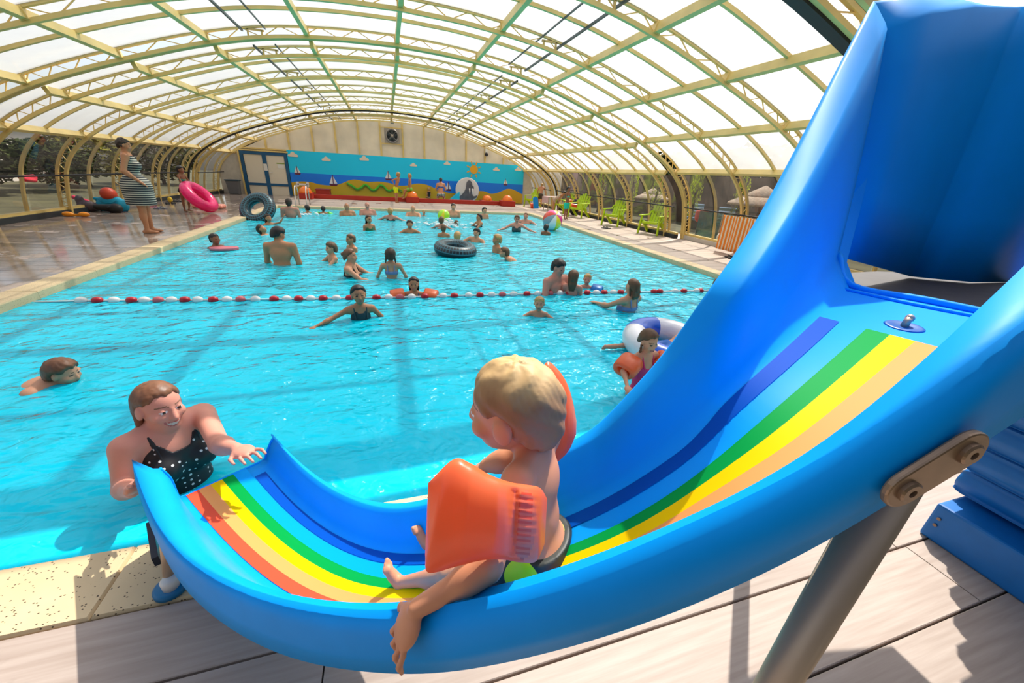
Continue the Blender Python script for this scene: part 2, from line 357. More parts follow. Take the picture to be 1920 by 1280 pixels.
def water_material():
    m = bpy.data.materials.new('pool_water'); m.use_nodes = True; N = m.node_tree.nodes; L = m.node_tree.links; N.remove(N['Principled BSDF'])
    geo = N.new('ShaderNodeNewGeometry')
    def wave(scale, stretch, det):
        mp = N.new('ShaderNodeMapping'); mp.inputs['Scale'].default_value = stretch; mp.inputs['Rotation'].default_value = (0, 0, .4); L.new(geo.outputs['Position'], mp.inputs[0])
        n = N.new('ShaderNodeTexNoise'); n.inputs['Scale'].default_value = scale; n.inputs['Detail'].default_value = det; n.inputs['Distortion'].default_value = .8
        L.new(mp.outputs[0], n.inputs['Vector']); return n.outputs['Fac']
    a = wave(2.6, (1, 1.5, 1), 2); c = wave(7.5, (1, 1.3, 1), 2)
    ml = N.new('ShaderNodeMath'); ml.operation = 'MULTIPLY_ADD'; ml.inputs[1].default_value = .38; L.new(c, ml.inputs[0]); L.new(a, ml.inputs[2])
    bp = N.new('ShaderNodeBump'); bp.inputs['Strength'].default_value = .45; bp.inputs['Distance'].default_value = .16; L.new(ml.outputs[0], bp.inputs['Height'])
    fr = N.new('ShaderNodeFresnel'); fr.inputs[0].default_value = 1.33; L.new(bp.outputs[0], fr.inputs['Normal'])
    tr = N.new('ShaderNodeBsdfTransparent'); tr.inputs[0].default_value = (.50, .95, 1.0, 1)
    sc = N.new('ShaderNodeBsdfDiffuse'); sc.inputs[0].default_value = (.0, .76, 1.0, 1)          # light scattered back by the water itself
    ms = N.new('ShaderNodeMixShader'); ms.inputs[0].default_value = .78; L.new(tr.outputs[0], ms.inputs[1]); L.new(sc.outputs[0], ms.inputs[2])
    gl = N.new('ShaderNodeBsdfGlossy'); gl.inputs['Roughness'].default_value = .19; L.new(bp.outputs[0], gl.inputs['Normal'])
    b2 = N.new('ShaderNodeBump'); b2.inputs['Strength'].default_value = 1.0; b2.inputs['Distance'].default_value = .16; L.new(ml.outputs[0], b2.inputs['Height'])
    g2 = N.new('ShaderNodeBsdfGlossy'); g2.inputs['Roughness'].default_value = .13; L.new(b2.outputs[0], g2.inputs['Normal'])       # steep ripples that glint in the sun
    gm = N.new('ShaderNodeMixShader'); gm.inputs[0].default_value = .45; L.new(gl.outputs[0], gm.inputs[1]); L.new(g2.outputs[0], gm.inputs[2]); gl = gm
    mx = N.new('ShaderNodeMixShader'); L.new(fr.outputs[0], mx.inputs[0]); L.new(ms.outputs[0], mx.inputs[1]); L.new(gl.outputs[0], mx.inputs[2])
    L.new(mx.outputs[0], N['Material Output'].inputs[0]); return m
b = MB(); G = np.array([[(x, y, WATER_Z) for y in np.linspace(PY0, PY1, 30)] for x in np.linspace(PX0, PX1, 20)]); b.grid(G)
tag(b.build('pool_water', water_material(), smooth=True), 'rippled turquoise water filling the pool', kind='structure')

# ------------------------------------------------------------------ the telescopic hall
HALF = [(0, 3.93), (1.2, 3.885), (2.5, 3.74), (3.7, 3.47), (5.0, 3.06), (5.9, 2.74), (6.56, 2.46), (7.15, 2.15), (7.6, 1.84), (7.95, 1.50), (8.18, 1.12), (8.30, .70), (8.37, .35), (8.42, 0)]
XC = .4
_half = catmull(HALF, 6)
def profile(kx, kz, off=0.0):
    """from the left foot over the crown to the right foot, (x, z), shifted outwards by off"""
    r = _half * [kx, kz]; l = r[::-1].copy(); l[:, 0] *= -1; P = np.vstack([l[:-1], r])
    T = np.gradient(P, axis=0); T /= np.linalg.norm(T, axis=1)[:, None]; Nn = np.c_[-T[:, 1], T[:, 0]]
    return P + Nn * off
def at_x(P, x):
    """index (float) where the profile has this x (upper part)"""
    m = len(P) // 2; xs_ = P[:, 0]; best = None
    for i in range(len(P) - 1):
        if (xs_[i] - x) * (xs_[i + 1] - x) <= 0 and P[i, 1] > 1.0: best = i + (x - xs_[i]) / (xs_[i + 1] - xs_[i] + 1e-9)
    return best
def at_z(P, z, side):
    n = len(P); rng_ = range(n // 2) if side < 0 else range(n // 2, n - 1)
    for i in rng_:
        if (P[i, 1] - z) * (P[i + 1, 1] - z) <= 0: return i + (z - P[i, 1]) / (P[i + 1, 1] - P[i, 1] + 1e-9)
def samp(P, t):
    i = int(min(max(0, math.floor(t)), len(P) - 2)); f = t - i; return P[i] * (1 - f) + P[i + 1] * f
def strip(P, a, b, n=4):
    return np.array([samp(P, t) for t in np.linspace(a, b, n)])
def sweep(mb, C, y, w, h, mi=0):
    """a bar of width w (along y) and height h that follows the arch C (x, z)"""
    T = np.gradient(C, axis=0); T /= np.linalg.norm(T, axis=1)[:, None]; Nn = np.c_[-T[:, 1], T[:, 0]]; vs = []
    for c, n in zip(C, Nn):
        for sy, sn in ((-1, -1), (1, -1), (1, 1), (-1, 1)): q = c + n * sn * h / 2; vs.append((q[0] + XC, y + sy * w / 2, q[1]))
    K = len(C); fs = [(k * 4 + i, k * 4 + (i + 1) % 4, k * 4 + 4 + (i + 1) % 4, k * 4 + 4 + i) for k in range(K - 1) for i in range(4)]
    fs += [(3, 2, 1, 0), tuple(4 * (K - 1) + i for i in range(4))]
    mb.add(vs, fs, mi)
PUR = [0, 1.74, 3.50, 4.95, 6.45]
SECTIONS = [
    ('near', 1.0, 1.0, [3.95, 6.05, 8.15, 10.25], [5.0, 7.1, 9.2], (3.9, 10.3)),
    ('middle', .968, .954, [10.85, 13.05, 15.25, 17.45, 19.6], [11.95, 14.15, 16.35, 18.52], (10.36, 19.7)),
    ('far', .938, .912, [19.95, 22.1], [21.02, 22.68], (19.74, 22.72))]
wl = empty('wall_left', (XC - 8.4, 12, 0), label='clear curved side panes left of the pool', kind='structure')
wr = empty('wall_right', (XC + 8.4, 12, 0), label='clear curved side panes right of the pool', kind='structure')
def child(o, par):
    o.parent = par; o.location = tuple(Vector(o.location) - Vector(par.location)); return o
for si, (nm, kx, kz, trusses, ribs, (ya, yb)) in enumerate(SECTIONS):
    ceil = empty('ceiling', (XC, ya, 0), label='%s arched roof section of cream trusses and translucent sheets' % nm, kind='structure')
    IN = profile(kx, kz); MID = profile(kx, kz, .085); OUT = profile(kx, kz, .17)
    d_ = 2 if si == 0 else 2
    tm = MB(); sweep(tm, OUT, 0, .055, .05); sweep(tm, IN, 0, .06, .06)
    wm = MB(); nb = 96; tt = np.linspace(1, len(IN) - 2, nb)
    for i in range(nb - 1):
        A, B_ = (IN, OUT) if i % 2 == 0 else (OUT, IN); p, q = samp(A, tt[i]), samp(B_, tt[i + 1])
        wm.bar((p[0] + XC, 0, p[1]), (q[0] + XC, 0, q[1]), .014, .014, up=(0, 1, 0))
    tme = tm.mesh('truss', CREAM); wme = wm.mesh('truss_web', CREAM)
    for y in trusses:
        t_ = link('truss', tme, ceil); t_.location = (-XC, y - ya, 0); w_ = link('truss_web', wme, t_)
    rm = MB(); sweep(rm, OUT - (OUT - IN) * .12, 0, .05, .055); rme = rm.mesh('rib', CREAM)
    for y in ribs:
        r_ = link('rib', rme, ceil); r_.location = (-XC, y - ya, 0)
    # end rims: cream flange, dark seal
    e = MB(); sweep(e, IN - (OUT - IN) * .05, 0, .10, .05); eme = e.mesh('end_rim', CREAM2)
    s_ = MB(); sweep(s_, IN - (OUT - IN) * .28, 0, .05, .05); sme = s_.mesh('rubber_seal', BLACK)
    if nm == 'near':
        o = link('end_rim', eme, ceil); o.location = (-XC, trusses[-1] - ya + .07, 0)
        s2 = MB(); sweep(s2, IN - (OUT - IN) * .15, 0, .16, .06); o = link('rubber_seal', s2.mesh('rubber_seal', BLACK), ceil); o.location = (-XC, .17, 0)
        t3 = link('truss', tme, ceil); t3.location = (-XC, -.28, 0); link('truss_web', wme, t3)
    if nm == 'middle':
        s3 = MB(); sweep(s3, IN - (OUT - IN) * .15, 0, .10, .09); o = link('rubber_seal', s3.mesh('rubber_seal', BLACK), ceil); o.location = (-XC, yb - ya - .05, 0)
    if nm == 'far':
        o = link('end_rim', eme, ceil); o.location = (-XC, .0, 0)
    # purlins along the hall, each bay between trusses one beam
    pos = sorted([-p * kx for p in PUR[1:]] + [p * kx for p in PUR])
    tp = [at_x(MID, p) for p in pos]; te = [at_z(MID, 1.90 * (kz * .5 + .5), -1), at_z(MID, 1.90 * (kz * .5 + .5), 1)]
    allp = [te[0]] + tp + [te[1]]
    for t in allp:
        c = samp(MID, t); c0 = samp(MID, t - .2); c1 = samp(MID, t + .2); tg = (c1 - c0) / np.linalg.norm(c1 - c0); nn = np.array([-tg[1], tg[0]])
        L_ = yb - ya - .02; pm = MB()
        R_ = np.array([[tg[0], 0, nn[0]], [0, 1, 0], [tg[1], 0, nn[1]]])
        pm.box((0, L_ / 2, 0), (.075, L_, .13), R_)
        for y in trusses: pm.box((0, y - ya, 0), (.11, .10, .15), R_)
        o = link('purlin', pm.mesh('purlin', CREAM), ceil); o.location = (c[0], 0, c[1])
    # sliding roof hatches: dark rails beside the third purlin on either side
    for sd in (-1, 1):
        for dx_, r_ in ((2.45, .022), (2.85, .034)):
            c = samp(OUT, at_x(OUT, sd * dx_ * kx)); hm = MB(); hm.box((0, (yb - ya) / 2, 0), (r_, yb - ya - .2, r_))
            o = link('hatch_rail', hm.mesh('hatch_rail', mat('dark_rail', (.03, .06, .07, 1), .4)), ceil); o.location = (c[0], 0, c[1] - .06)
        for y in trusses:
            c = samp(OUT, at_x(OUT, sd * 2.65 * kx)); hm = MB(); hm.box((0, 0, -.02), (.32, .04, .03)); hm.box((-.12, 0, -.08), (.03, .04, .12)); hm.box((.12, 0, -.08), (.03, .04, .12))
            o = link('hatch_bracket', hm.mesh('hatch_bracket', CREAM2), ceil); o.location = (c[0], y - ya, c[1] - .03)
    # sheets
    lines = sorted(trusses + ribs); lines[0] = min(lines[0], ya + .05)
    if nm == 'far': lines = [19.76, 21.02, 22.1, 22.68]
    cache = {}
    for j in range(len(allp) - 1):
        for i in range(len(lines) - 1):
            w_ = lines[i + 1] - lines[i] - .05; key = (j, round(w_, 2))
            if key not in cache:
                C = strip(OUT + (OUT - IN) * .03, allp[j], allp[j + 1], 5); pb = MB(); G = np.array([[(c[0], y, c[1]) for y in (0, w_)] for c in C]); G2 = G.copy()
                pb.grid(G); cache[key] = pb.mesh('roof_sheet', PANEL, smooth=True)
            o = link('roof_sheet', cache[key], ceil); o.location = (0, lines[i] + .025 - ya, 0)
    for sd, par in ((-1, wl), (1, wr)):
        tb = at_z(MID, .10, sd); tr_ = at_z(MID, .93, sd); te_ = te[0] if sd < 0 else te[1]
        for (ta, tb2) in ((te_, tr_), (tr_, tb)):
            for i in range(len(lines) - 1):
                w_ = lines[i + 1] - lines[i] - .05; key = (sd, round(ta, 2), round(w_, 2))
                if key not in cache:
                    C = strip(MID, ta, tb2, 6); pb = MB(); G = np.array([[(c[0], y, c[1]) for y in (0, w_)] for c in C]); pb.grid(G)
                    cache[key] = pb.mesh('pane', PANE, smooth=True)
                o = link('pane', cache[key], par); o.location = (XC - par.location[0], lines[i] + .025 - 12, 0)
        c = samp(IN, at_z(IN, .93, sd)); hb = MB(); hb.tube([(0, 0, 0), (0, yb - ya - .1, 0)], .019, 8)
        o = link('hand_rail', hb.mesh('hand_rail', BLACK), par); o.location = (c[0] + XC - sd * .03 - par.location[0], ya + .05 - 12, c[1])
        c = samp(MID, at_z(MID, .10, sd)); hb = MB(); hb.box((0, (yb - ya) / 2, 0), (.10, yb - ya, .06)); o = link('base_rail', hb.mesh('base_rail', CREAM), par); o.location = (c[0] + XC - par.location[0], ya - 12, .15)
        kick = mat('kick_board', (.02, .026, .03, 1), .5) if not (nm == 'near' and sd > 0) else mat('pale_kerb', (.55, .50, .45, 1), .8)
        hb = MB(); hb.box((0, (yb - ya) / 2, 0), (.16, yb - ya, .116)); o = link('base_board', hb.mesh('base_board', kick), par); o.location = (c[0] + XC - sd * .02 - par.location[0], ya - 12, .06)

# ------------------------------------------------------------------ back wall
YW = 22.74
wb = empty('wall_back', (XC, YW, 0), label='gable wall of grey sheets between cream posts', kind='structure')
IN3 = profile(.938, .912, .05)
def ztop(x):
    t = at_x(IN3, x - XC); return samp(IN3, t)[1] if t is not None else 1.6
px = [-7.15, -6.45, -5.34, -4.35, -3.3, -2.26, -1.21, -.17, .91, 1.98, 3.07, 4.18, 5.23, 6.28, 7.2, 7.9]
for i in range(len(px) - 1):
    x0, x1 = px[i], px[i + 1]; zb = 2.0 if 1 <= i <= 13 else 0.0; xs_ = np.linspace(x0, x1, 4)
    top = [max(ztop(min(max(x, -7.0), 7.7)), .3) for x in xs_]
    if i == 0: zb, top = 0.0, [1.15, 1.62, 1.85, 2.02]; x0 = -7.5; xs_ = np.linspace(-7.5, x1, 4)
    if i == 14: zb, top = 0.0, [2.1, 1.92, 1.6, .9]; x1 = 8.15; xs_ = np.linspace(x0, x1, 4)
    b = MB(); P = [(x0, 0, zb)] + [(x, 0, z) for x, z in zip(xs_, top)] + [(x1, 0, zb)]
    b.poly([(p[0] - XC, 0, p[2]) for p in P][::-1], (0, .03, 0)); b.build('gable_sheet', GABLE if zb > 0 else CONC, wb)
for x in px[1:14]:
    b = MB(); z1 = ztop(x); zb = 2.0; b.box((x - XC, -.03, (zb + z1) / 2), (.085, .06, z1 - zb)); b.build('gable_post', CREAM, wb)
b = MB(); b.box(((-7.5 + 8.1) / 2 - XC, .06, 1.0), (15.4, .08, 2.0)); b.build('wall_panel', CONC, wb)
b = MB(); b.box((-.02 - XC + .4, -.03, 2.02), (13.6, .05, .06)); b.build('gable_rail', CREAM, wb)
# the double door
d = empty('door_1', (-5.5, YW - .06, 0), label='pale double door in a navy frame in the back wall', kind='structure')
b = MB()
for x, w in ((-.92, .13), (.0, .17), (.92, .13)): b.box((x, 0, .94), (w, .09, 1.88))
for z, h in ((1.82, .13), (.46, .11)): b.box((0, 0, z), (1.97, .085, h))
b.build('door_frame', NAVY, d)
DOORP = mat('door_leaf', (.74, .66, .52, 1), .55)
for x in (-.46, .46):
    b = MB(); b.box((x, .01, 1.13), (.76, .04, 1.25)); b.build('door_leaf', DOORP, d); b = MB(); b.box((x, .01, .21), (.76, .04, .42)); b.build('door_leaf', DOORP, d)
b = MB(); b.box((.0, -.05, 1.23), (.15, .01, .30)); b.build('notice', mat('paper', (.75, .72, .66, 1), .6), d)
b = MB(); b.box((.66, -.02, 1.30), (.28, .01, .20)); b.box((.66, -.02, 1.43), (.34, .012, .05), mi=1); b.build('notice', [mat('paper', ()), mat('green_strip', (.25, .35, .06, 1), .6)], d)
b = MB(); b.tube([(.17, -.04, 1.0), (.17, -.09, 1.0), (.27, -.09, 1.0)], .013, 6); b.build('door_handle', mat('steel', (.6, .58, .55, 1), .25, 1.0), d)
b = MB(); b.box((-1.03, 0, .98), (.07, .1, 1.96)); b.box((0, 0, 1.93), (2.1, .1, .06)); b.build('door_post', CREAM, d)
# ------------------------------------------------------------------ the slide (stations run from the exit lip up to the platform)
SL = {
'P': [[-0.823,1.699,0.166],[-0.69,1.49,0.182],[-0.563,1.305,0.205],[-0.443,1.152,0.237],[-0.333,1.028,0.278],[-0.231,0.928,0.327],[-0.139,0.845,0.38],[-0.055,0.775,0.436],[0.021,0.713,0.495],[0.088,0.658,0.555],[0.149,0.609,0.616],[0.204,0.567,0.677],[0.255,0.529,0.738],[0.301,0.497,0.798],[0.344,0.47,0.858],[0.384,0.446,0.915],[0.421,0.425,0.972],[0.454,0.407,1.026],[0.485,0.391,1.078],[0.512,0.376,1.129],[0.542,0.364,1.177],[0.592,0.365,1.221],[0.682,0.389,1.258],[0.815,0.437,1.282],[0.98,0.501,1.294],[1.165,0.57,1.302],[1.36,0.64,1.307]],
'NI': [[-0.97,1.58,0.365],[-0.855,1.376,0.383],[-0.731,1.177,0.387],[-0.61,1.024,0.435],[-0.509,0.907,0.498],[-0.378,0.79,0.541],[-0.274,0.702,0.598],[-0.177,0.627,0.658],[-0.101,0.564,0.718],[-0.043,0.511,0.776],[0.027,0.46,0.839],[0.094,0.413,0.902],[0.153,0.373,0.967],[0.189,0.34,1.021],[0.221,0.31,1.072],[0.293,0.278,1.139],[0.344,0.253,1.196],[0.378,0.233,1.247],[0.41,0.215,1.298],[0.432,0.201,1.35],[0.479,0.194,1.417],[0.564,0.21,1.473],[0.675,0.239,1.502],[0.834,0.284,1.526],[1.016,0.341,1.536],[1.209,0.404,1.539],[1.407,0.47,1.539]],
'NO': [[-1.052,1.57,0.371],[-0.92,1.348,0.364],[-0.792,1.158,0.392],[-0.663,1.0,0.44],[-0.53,0.864,0.488],[-0.406,0.752,0.54],[-0.301,0.661,0.594],[-0.211,0.585,0.649],[-0.132,0.52,0.705],[-0.064,0.463,0.763],[-0.001,0.412,0.822],[0.059,0.366,0.883],[0.116,0.325,0.945],[0.165,0.289,1.004],[0.211,0.258,1.063],[0.259,0.232,1.125],[0.306,0.208,1.183],[0.355,0.184,1.239],[0.386,0.168,1.29],[0.43,0.152,1.355],[0.472,0.143,1.413],[0.544,0.154,1.437],[0.652,0.18,1.449],[0.794,0.217,1.439],[0.965,0.263,1.417],[1.153,0.315,1.391],[1.349,0.368,1.364]],
'SK': [[-1.061,1.571,0.259],[-0.921,1.346,0.252],[-0.803,1.165,0.291],[-0.687,1.012,0.34],[-0.564,0.874,0.376],[-0.43,0.751,0.413],[-0.313,0.655,0.461],[-0.223,0.582,0.522],[-0.131,0.516,0.585],[-0.055,0.459,0.648],[0.004,0.41,0.71],[0.063,0.367,0.777],[0.121,0.328,0.844],[0.173,0.294,0.908],[0.22,0.263,0.969],[0.269,0.236,1.029],[0.32,0.211,1.088],[0.38,0.189,1.154],[0.426,0.172,1.216],[0.44,0.159,1.265],[0.472,0.149,1.315],[0.54,0.156,1.33],[0.646,0.175,1.325],[0.8,0.205,1.31],[0.985,0.244,1.283],[1.183,0.288,1.248],[1.387,0.334,1.21]],
'F': [[-0.635,1.836,0.294],[-0.506,1.626,0.297],[-0.384,1.447,0.314],[-0.271,1.304,0.344],[-0.168,1.193,0.389],[-0.089,1.104,0.429],[-0.013,1.031,0.483],[0.08,0.969,0.56],[0.163,0.914,0.637],[0.229,0.864,0.707],[0.289,0.819,0.773],[0.35,0.777,0.836],[0.413,0.739,0.899],[0.46,0.707,0.956],[0.475,0.685,1.002],[0.488,0.669,1.053],[0.521,0.653,1.114],[0.55,0.639,1.173],[0.572,0.627,1.23],[0.584,0.613,1.288],[0.591,0.598,1.337],[0.595,0.582,1.38],[0.658,0.617,1.415],[0.805,0.709,1.478],[0.982,0.812,1.632],[1.174,0.94,1.882],[1.439,1.1,2.09]],
'FI': [[-0.619,1.79,0.297],[-0.503,1.592,0.32],[-0.395,1.42,0.346],[-0.294,1.279,0.374],[-0.202,1.168,0.414],[-0.118,1.077,0.459],[-0.063,1.003,0.495],[0.011,0.938,0.554],[0.104,0.879,0.631],[0.186,0.827,0.706],[0.258,0.779,0.776],[0.331,0.735,0.844],[0.403,0.695,0.91],[0.446,0.662,0.962],[0.457,0.637,1.001],[0.466,0.619,1.044],[0.5,0.604,1.109],[0.539,0.592,1.18],[0.572,0.579,1.242],[0.581,0.557,1.282],[0.594,0.539,1.327],[0.613,0.529,1.382],[0.696,0.573,1.443],[0.849,0.659,1.492],[1.028,0.768,1.661],[1.176,0.857,1.797],[1.425,1.02,2.0]],
'GY': [[-0.833,1.698,0.173],[-0.705,1.489,0.185],[-0.573,1.303,0.21],[-0.454,1.152,0.246],[-0.343,1.028,0.287],[-0.239,0.925,0.33],[-0.172,0.842,0.366],[-0.103,0.773,0.416],[-0.012,0.713,0.491],[0.07,0.661,0.568],[0.138,0.615,0.639],[0.195,0.573,0.704],[0.246,0.536,0.764],[0.296,0.501,0.822],[0.35,0.468,0.877],[0.402,0.438,0.93],[0.437,0.414,0.978],[0.455,0.396,1.023],[0.48,0.381,1.072],[0.515,0.365,1.128],[0.553,0.354,1.183],[0.604,0.355,1.226],[0.691,0.378,1.255],[0.822,0.42,1.264],[0.989,0.479,1.268],[1.181,0.549,1.282],[1.373,0.619,1.297]],
'GU': [[-0.786,1.708,0.176],[-0.662,1.503,0.192],[-0.541,1.321,0.216],[-0.425,1.169,0.246],[-0.312,1.044,0.284],[-0.208,0.94,0.324],[-0.118,0.854,0.368],[-0.096,0.797,0.41],[-0.013,0.736,0.477],[0.095,0.675,0.551],[0.168,0.624,0.616],[0.227,0.579,0.675],[0.281,0.539,0.732],[0.333,0.503,0.787],[0.376,0.474,0.843],[0.41,0.452,0.901],[0.44,0.436,0.961],[0.472,0.42,1.019],[0.499,0.405,1.072],[0.522,0.391,1.122],[0.547,0.381,1.17],[0.592,0.382,1.216],[0.682,0.405,1.253],[0.821,0.453,1.282],[0.987,0.517,1.297],[1.159,0.588,1.299],[1.33,0.66,1.301]],
'DB': [[-0.683,1.747,0.162],[-0.586,1.559,0.194],[-0.464,1.379,0.217],[-0.35,1.231,0.246],[-0.259,1.118,0.288],[-0.183,1.021,0.317],[-0.1,0.939,0.361],[0.0,0.868,0.427],[0.089,0.806,0.493],[0.16,0.751,0.555],[0.224,0.701,0.615],[0.281,0.656,0.671],[0.334,0.616,0.725],[0.385,0.58,0.778],[0.429,0.552,0.835],[0.465,0.532,0.896],[0.493,0.517,0.957],[0.519,0.503,1.013],[0.545,0.487,1.064],[0.566,0.472,1.109],[0.587,0.46,1.152],[0.616,0.455,1.195],[0.683,0.477,1.231],[0.799,0.532,1.264],[0.95,0.605,1.29],[1.117,0.685,1.304],[1.284,0.764,1.318]],
}
SL = {k: np.array(v) for k, v in SL.items()}
BLUE = mat('slide_gelcoat', (.0, .325, .92, 1),   .48, spec=.10, noise=.04, nscale=5)
BLUE2 = mat('step_plastic', (.0, .15, .50, 1), .5, noise=.05, nscale=14)
STEEL = mat('brushed_steel', (.50, .37, .26, 1), .40, .4, noise=.06, nscale=4)
def smooth_rows(A, it=1):
    A = A.copy()
    for _ in range(it): A[1:-1] = .25 * A[:-2] + .5 * A[1:-1] + .25 * A[2:]
    return A
S_ = {k: smooth_rows(v, 2) for k, v in SL.items()}
K_ = len(S_['P']); upv = np.array([0, 0, 1.])
T_ = np.gradient(S_['P'], axis=0); T_[:, 2] = 0; T_ /= np.linalg.norm(T_, axis=1)[:, None]; n_ = np.c_[-T_[:, 1], T_[:, 0], 0 * T_[:, 0]]
Cm_ = smooth_rows((S_['GU'] + S_['GY']) / 2, 6); lat_ = np.array([max(.026, (a - b) @ c) for a, b, c in zip(S_['GU'], S_['GY'], n_)])
for _ in range(8): lat_[1:-1] = .25 * lat_[:-2] + .5 * lat_[1:-1] + .25 * lat_[2:]
wst = n_ * lat_[:, None]                              # one stripe width
S_['GU'] = Cm_ + wst / 2; S_['GY'] = Cm_ - wst / 2
dlat = np.array([max(.06, (a - b) @ c) for a, b, c in zip(S_['DB'], S_['GU'], n_)])
for _ in range(8): dlat[1:-1] = .25 * dlat[:-2] + .5 * dlat[1:-1] + .25 * dlat[2:]
S_['DB'] = S_['GU'] + n_ * dlat[:, None]
fit = lambda k: S_['GY'] - wst * k
RE = fit(3.05)
nearbase = RE - n_ * .02 + upv * .006
farbase = S_['DB'] * .62 + S_['FI'] * .38; farbase[:, 2] = S_['DB'][:, 2] * .9 + S_['FI'][:, 2] * .1 + .004
SKF = S_['F'] + n_ * .012 - upv * .10
FIU = S_['FI']; Fm = S_['F']
tn = T_ * 0
section = [S_['SK'] - upv * .0, S_['SK'] * .5 + S_['NO'] * .5 - n_ * .004, S_['NO'] - upv * .008, S_['NO'] * .90 + S_['NI'] * .14 + upv * .002, S_['NI'] * .75 + S_['NO'] * .25 + upv * .004, S_['NI'],
           S_['NI'] * .75 + nearbase * .25 + n_ * .012 - upv * .02, S_['NI'] * .3 + nearbase * .7 + n_ * .004 - upv * .02, nearbase, RE, S_['GY'], S_['DB'], farbase,
           farbase * .7 + FIU * .3 - n_ * .006 - upv * .004, farbase * .2 + FIU * .8 - n_ * .004, FIU, FIU * .86 + Fm * .14 + upv * .004, FIU * .14 + Fm * .86 + upv * .004, Fm, Fm * .86 + SKF * .14 + n_ * .003, Fm * .4 + SKF * .6 + n_ * .004, SKF]
CH = np.array(section).transpose(1, 0, 2)              # stations x rows x 3
def dense(A, m=3):
    return np.array([catmull(A[:, j], m) for j in range(A.shape[1])]).transpose(1, 0, 2)
slide = empty('water_slide', (.2, .6, 0), label='blue fibreglass pool slide with rainbow stripes, in front of the pool', cat='slide')
def wchild(o, par):
    o.parent = par; o.location = tuple(Vector(o.location) - par.matrix_basis.translation); return o
CHD = dense(CH); m_ = MB(); m_.grid(CHD)
o = wchild(m_.build('chute', BLUE, smooth=True), slide)
sd_ = o.modifiers.new('thick', 'SOLIDIFY'); sd_.thickness = .007; sd_.offset = -1
# rounded front edge of the lip
lip = CH[0]; m_ = MB(); m_.tube(catmull(lip[5:16], 4), .006, 8); wchild(m_.build('lip_edge', BLUE, smooth=True), slide)
# painted stripes
def stripe(a, b, col, name_, s0=0.0, s1=1.0, lbl=None, steps=70):
    A = dense(np.array([a, b]).transpose(1, 0, 2), 4); k0, k1 = int(s0 * (len(A) - 1)), int(s1 * (len(A) - 1))
    A = A[k0:k1 + 1]; tan_ = np.gradient(A[:, 0], axis=0); wid = A[:, 1] - A[:, 0]; nn = np.cross(tan_, wid); nn /= np.linalg.norm(nn, axis=1)[:, None]
    nn *= np.sign(nn[:, 2:3]); G = np.array([A[:, 0] * (1 - f) + A[:, 1] * f + nn * .0022 for f in (0, .5, 1)]).transpose(1, 0, 2)
    q = MB(); q.grid(G); ob = wchild(q.build('stripe', mat('stripe_' + name_, col, .6, spec=.06), smooth=True), slide)
    ob['label'] = lbl or (name_.replace('_', ' ') + ' stripe on the chute'); return ob
TOPS = .925
stripe(fit(0) + wst, fit(0), (.0, .30, .05, 1), 'green', 0, TOPS)
stripe(fit(0), fit(1), (.95, .58, .0, 1), 'yellow', 0, TOPS)
stripe(fit(1), fit(2), (.92, .33, .09, 1), 'peach_orange', 0, TOPS)
stripe(fit(2), fit(3), (.85, .085, .035, 1), 'red', 0, .75)
dbl = S_['DB'] * .56 + S_['GU'] * .44
stripe(S_['DB'], dbl, (.0, .075, .42, 1), 'dark_blue', .02, TOPS)
stripe(dbl * .9 + S_['GU'] * .1, S_['GU'], (.0, .33, .88, 1), 'light_blue', 0, .5)

# platform, its raised front edge and the tall moulded hood on the far side
plat = np.array([[1.27, .46, 1.268], [1.20, 1.04, 1.262], [1.95, 1.08, 1.264], [2.35, 1.0, 1.266], [2.35, .40, 1.270]])
q = MB(); q.poly(list(plat), (0, 0, -.05))
wchild(q.build('platform', mat('platform_board', (.05, .04, .035, 1), .6, noise=.2)), slide)
end = CH[-1]
e0, e1 = end[9].copy(), end[12].copy()
# bridge from the last station to the platform edge
brA = np.array([CH[-1][j] for j in range(5, 16)])
brB = brA.copy()
for j in range(len(brB)):
    f = j / (len(brB) - 1); brB[j] = brA[j] + np.array([.05, .0, -.02])
q = MB(); q.grid(np.array([brA, brB])); wchild(q.build('chute_end', BLUE, smooth=True), slide)
q = MB(); q.tube(catmull([end[8], end[9] + upv * .004, end[10] + upv * .006, end[11] + upv * .006, end[12] + upv * .004], 5), .010, 8)
q.tube(catmull([end[9] + (-.05, 0, -.001), end[10] + (-.065, 0, .0), end[11] + (-.05, 0, .0)], 5), .0045, 8)
wchild(q.build('edge_moulding', BLUE, smooth=True), slide)
def hood_rib(B, M1, M2, TI, out):
    B, M1, M2, TI, out = [np.array(v, float) for v in (B, M1, M2, TI, out)]; TF = TI + out + upv * .01
    return [B, M1, M2, TI, TI * .86 + TF * .14 + upv * .004, TI * .14 + TF * .86 + upv * .004, TF, TF - upv * .015 + out * .05, TF - upv * .06 + out * .1, TF - upv * .10 + out * .12]
h0 = [CH[-1][j] for j in (12, 13, 14, 15, 16, 17, 18, 19, 20, 21)]
h2 = hood_rib((1.95, .96, 1.272), (1.985, .985, 1.50), (2.08, 1.06, 2.03), (2.11, 1.09, 2.17), (.02, .06, 0))
h3 = hood_rib((2.00, .925, 1.272), (2.04, .945, 1.50), (2.14, 1.02, 2.03), (2.17, 1.05, 2.17), (.03, .055, 0))
h4 = hood_rib((2.12, .862, 1.272), (2.16, .88, 1.50), (2.26, .94, 2.03), (2.29, .96, 2.17), (.02, .06, 0))
h5 = hood_rib((2.42, .85, 1.270), (2.44, .86, 1.50), (2.52, .90, 2.03), (2.54, .91, 2.17), (.0, .06, 0))
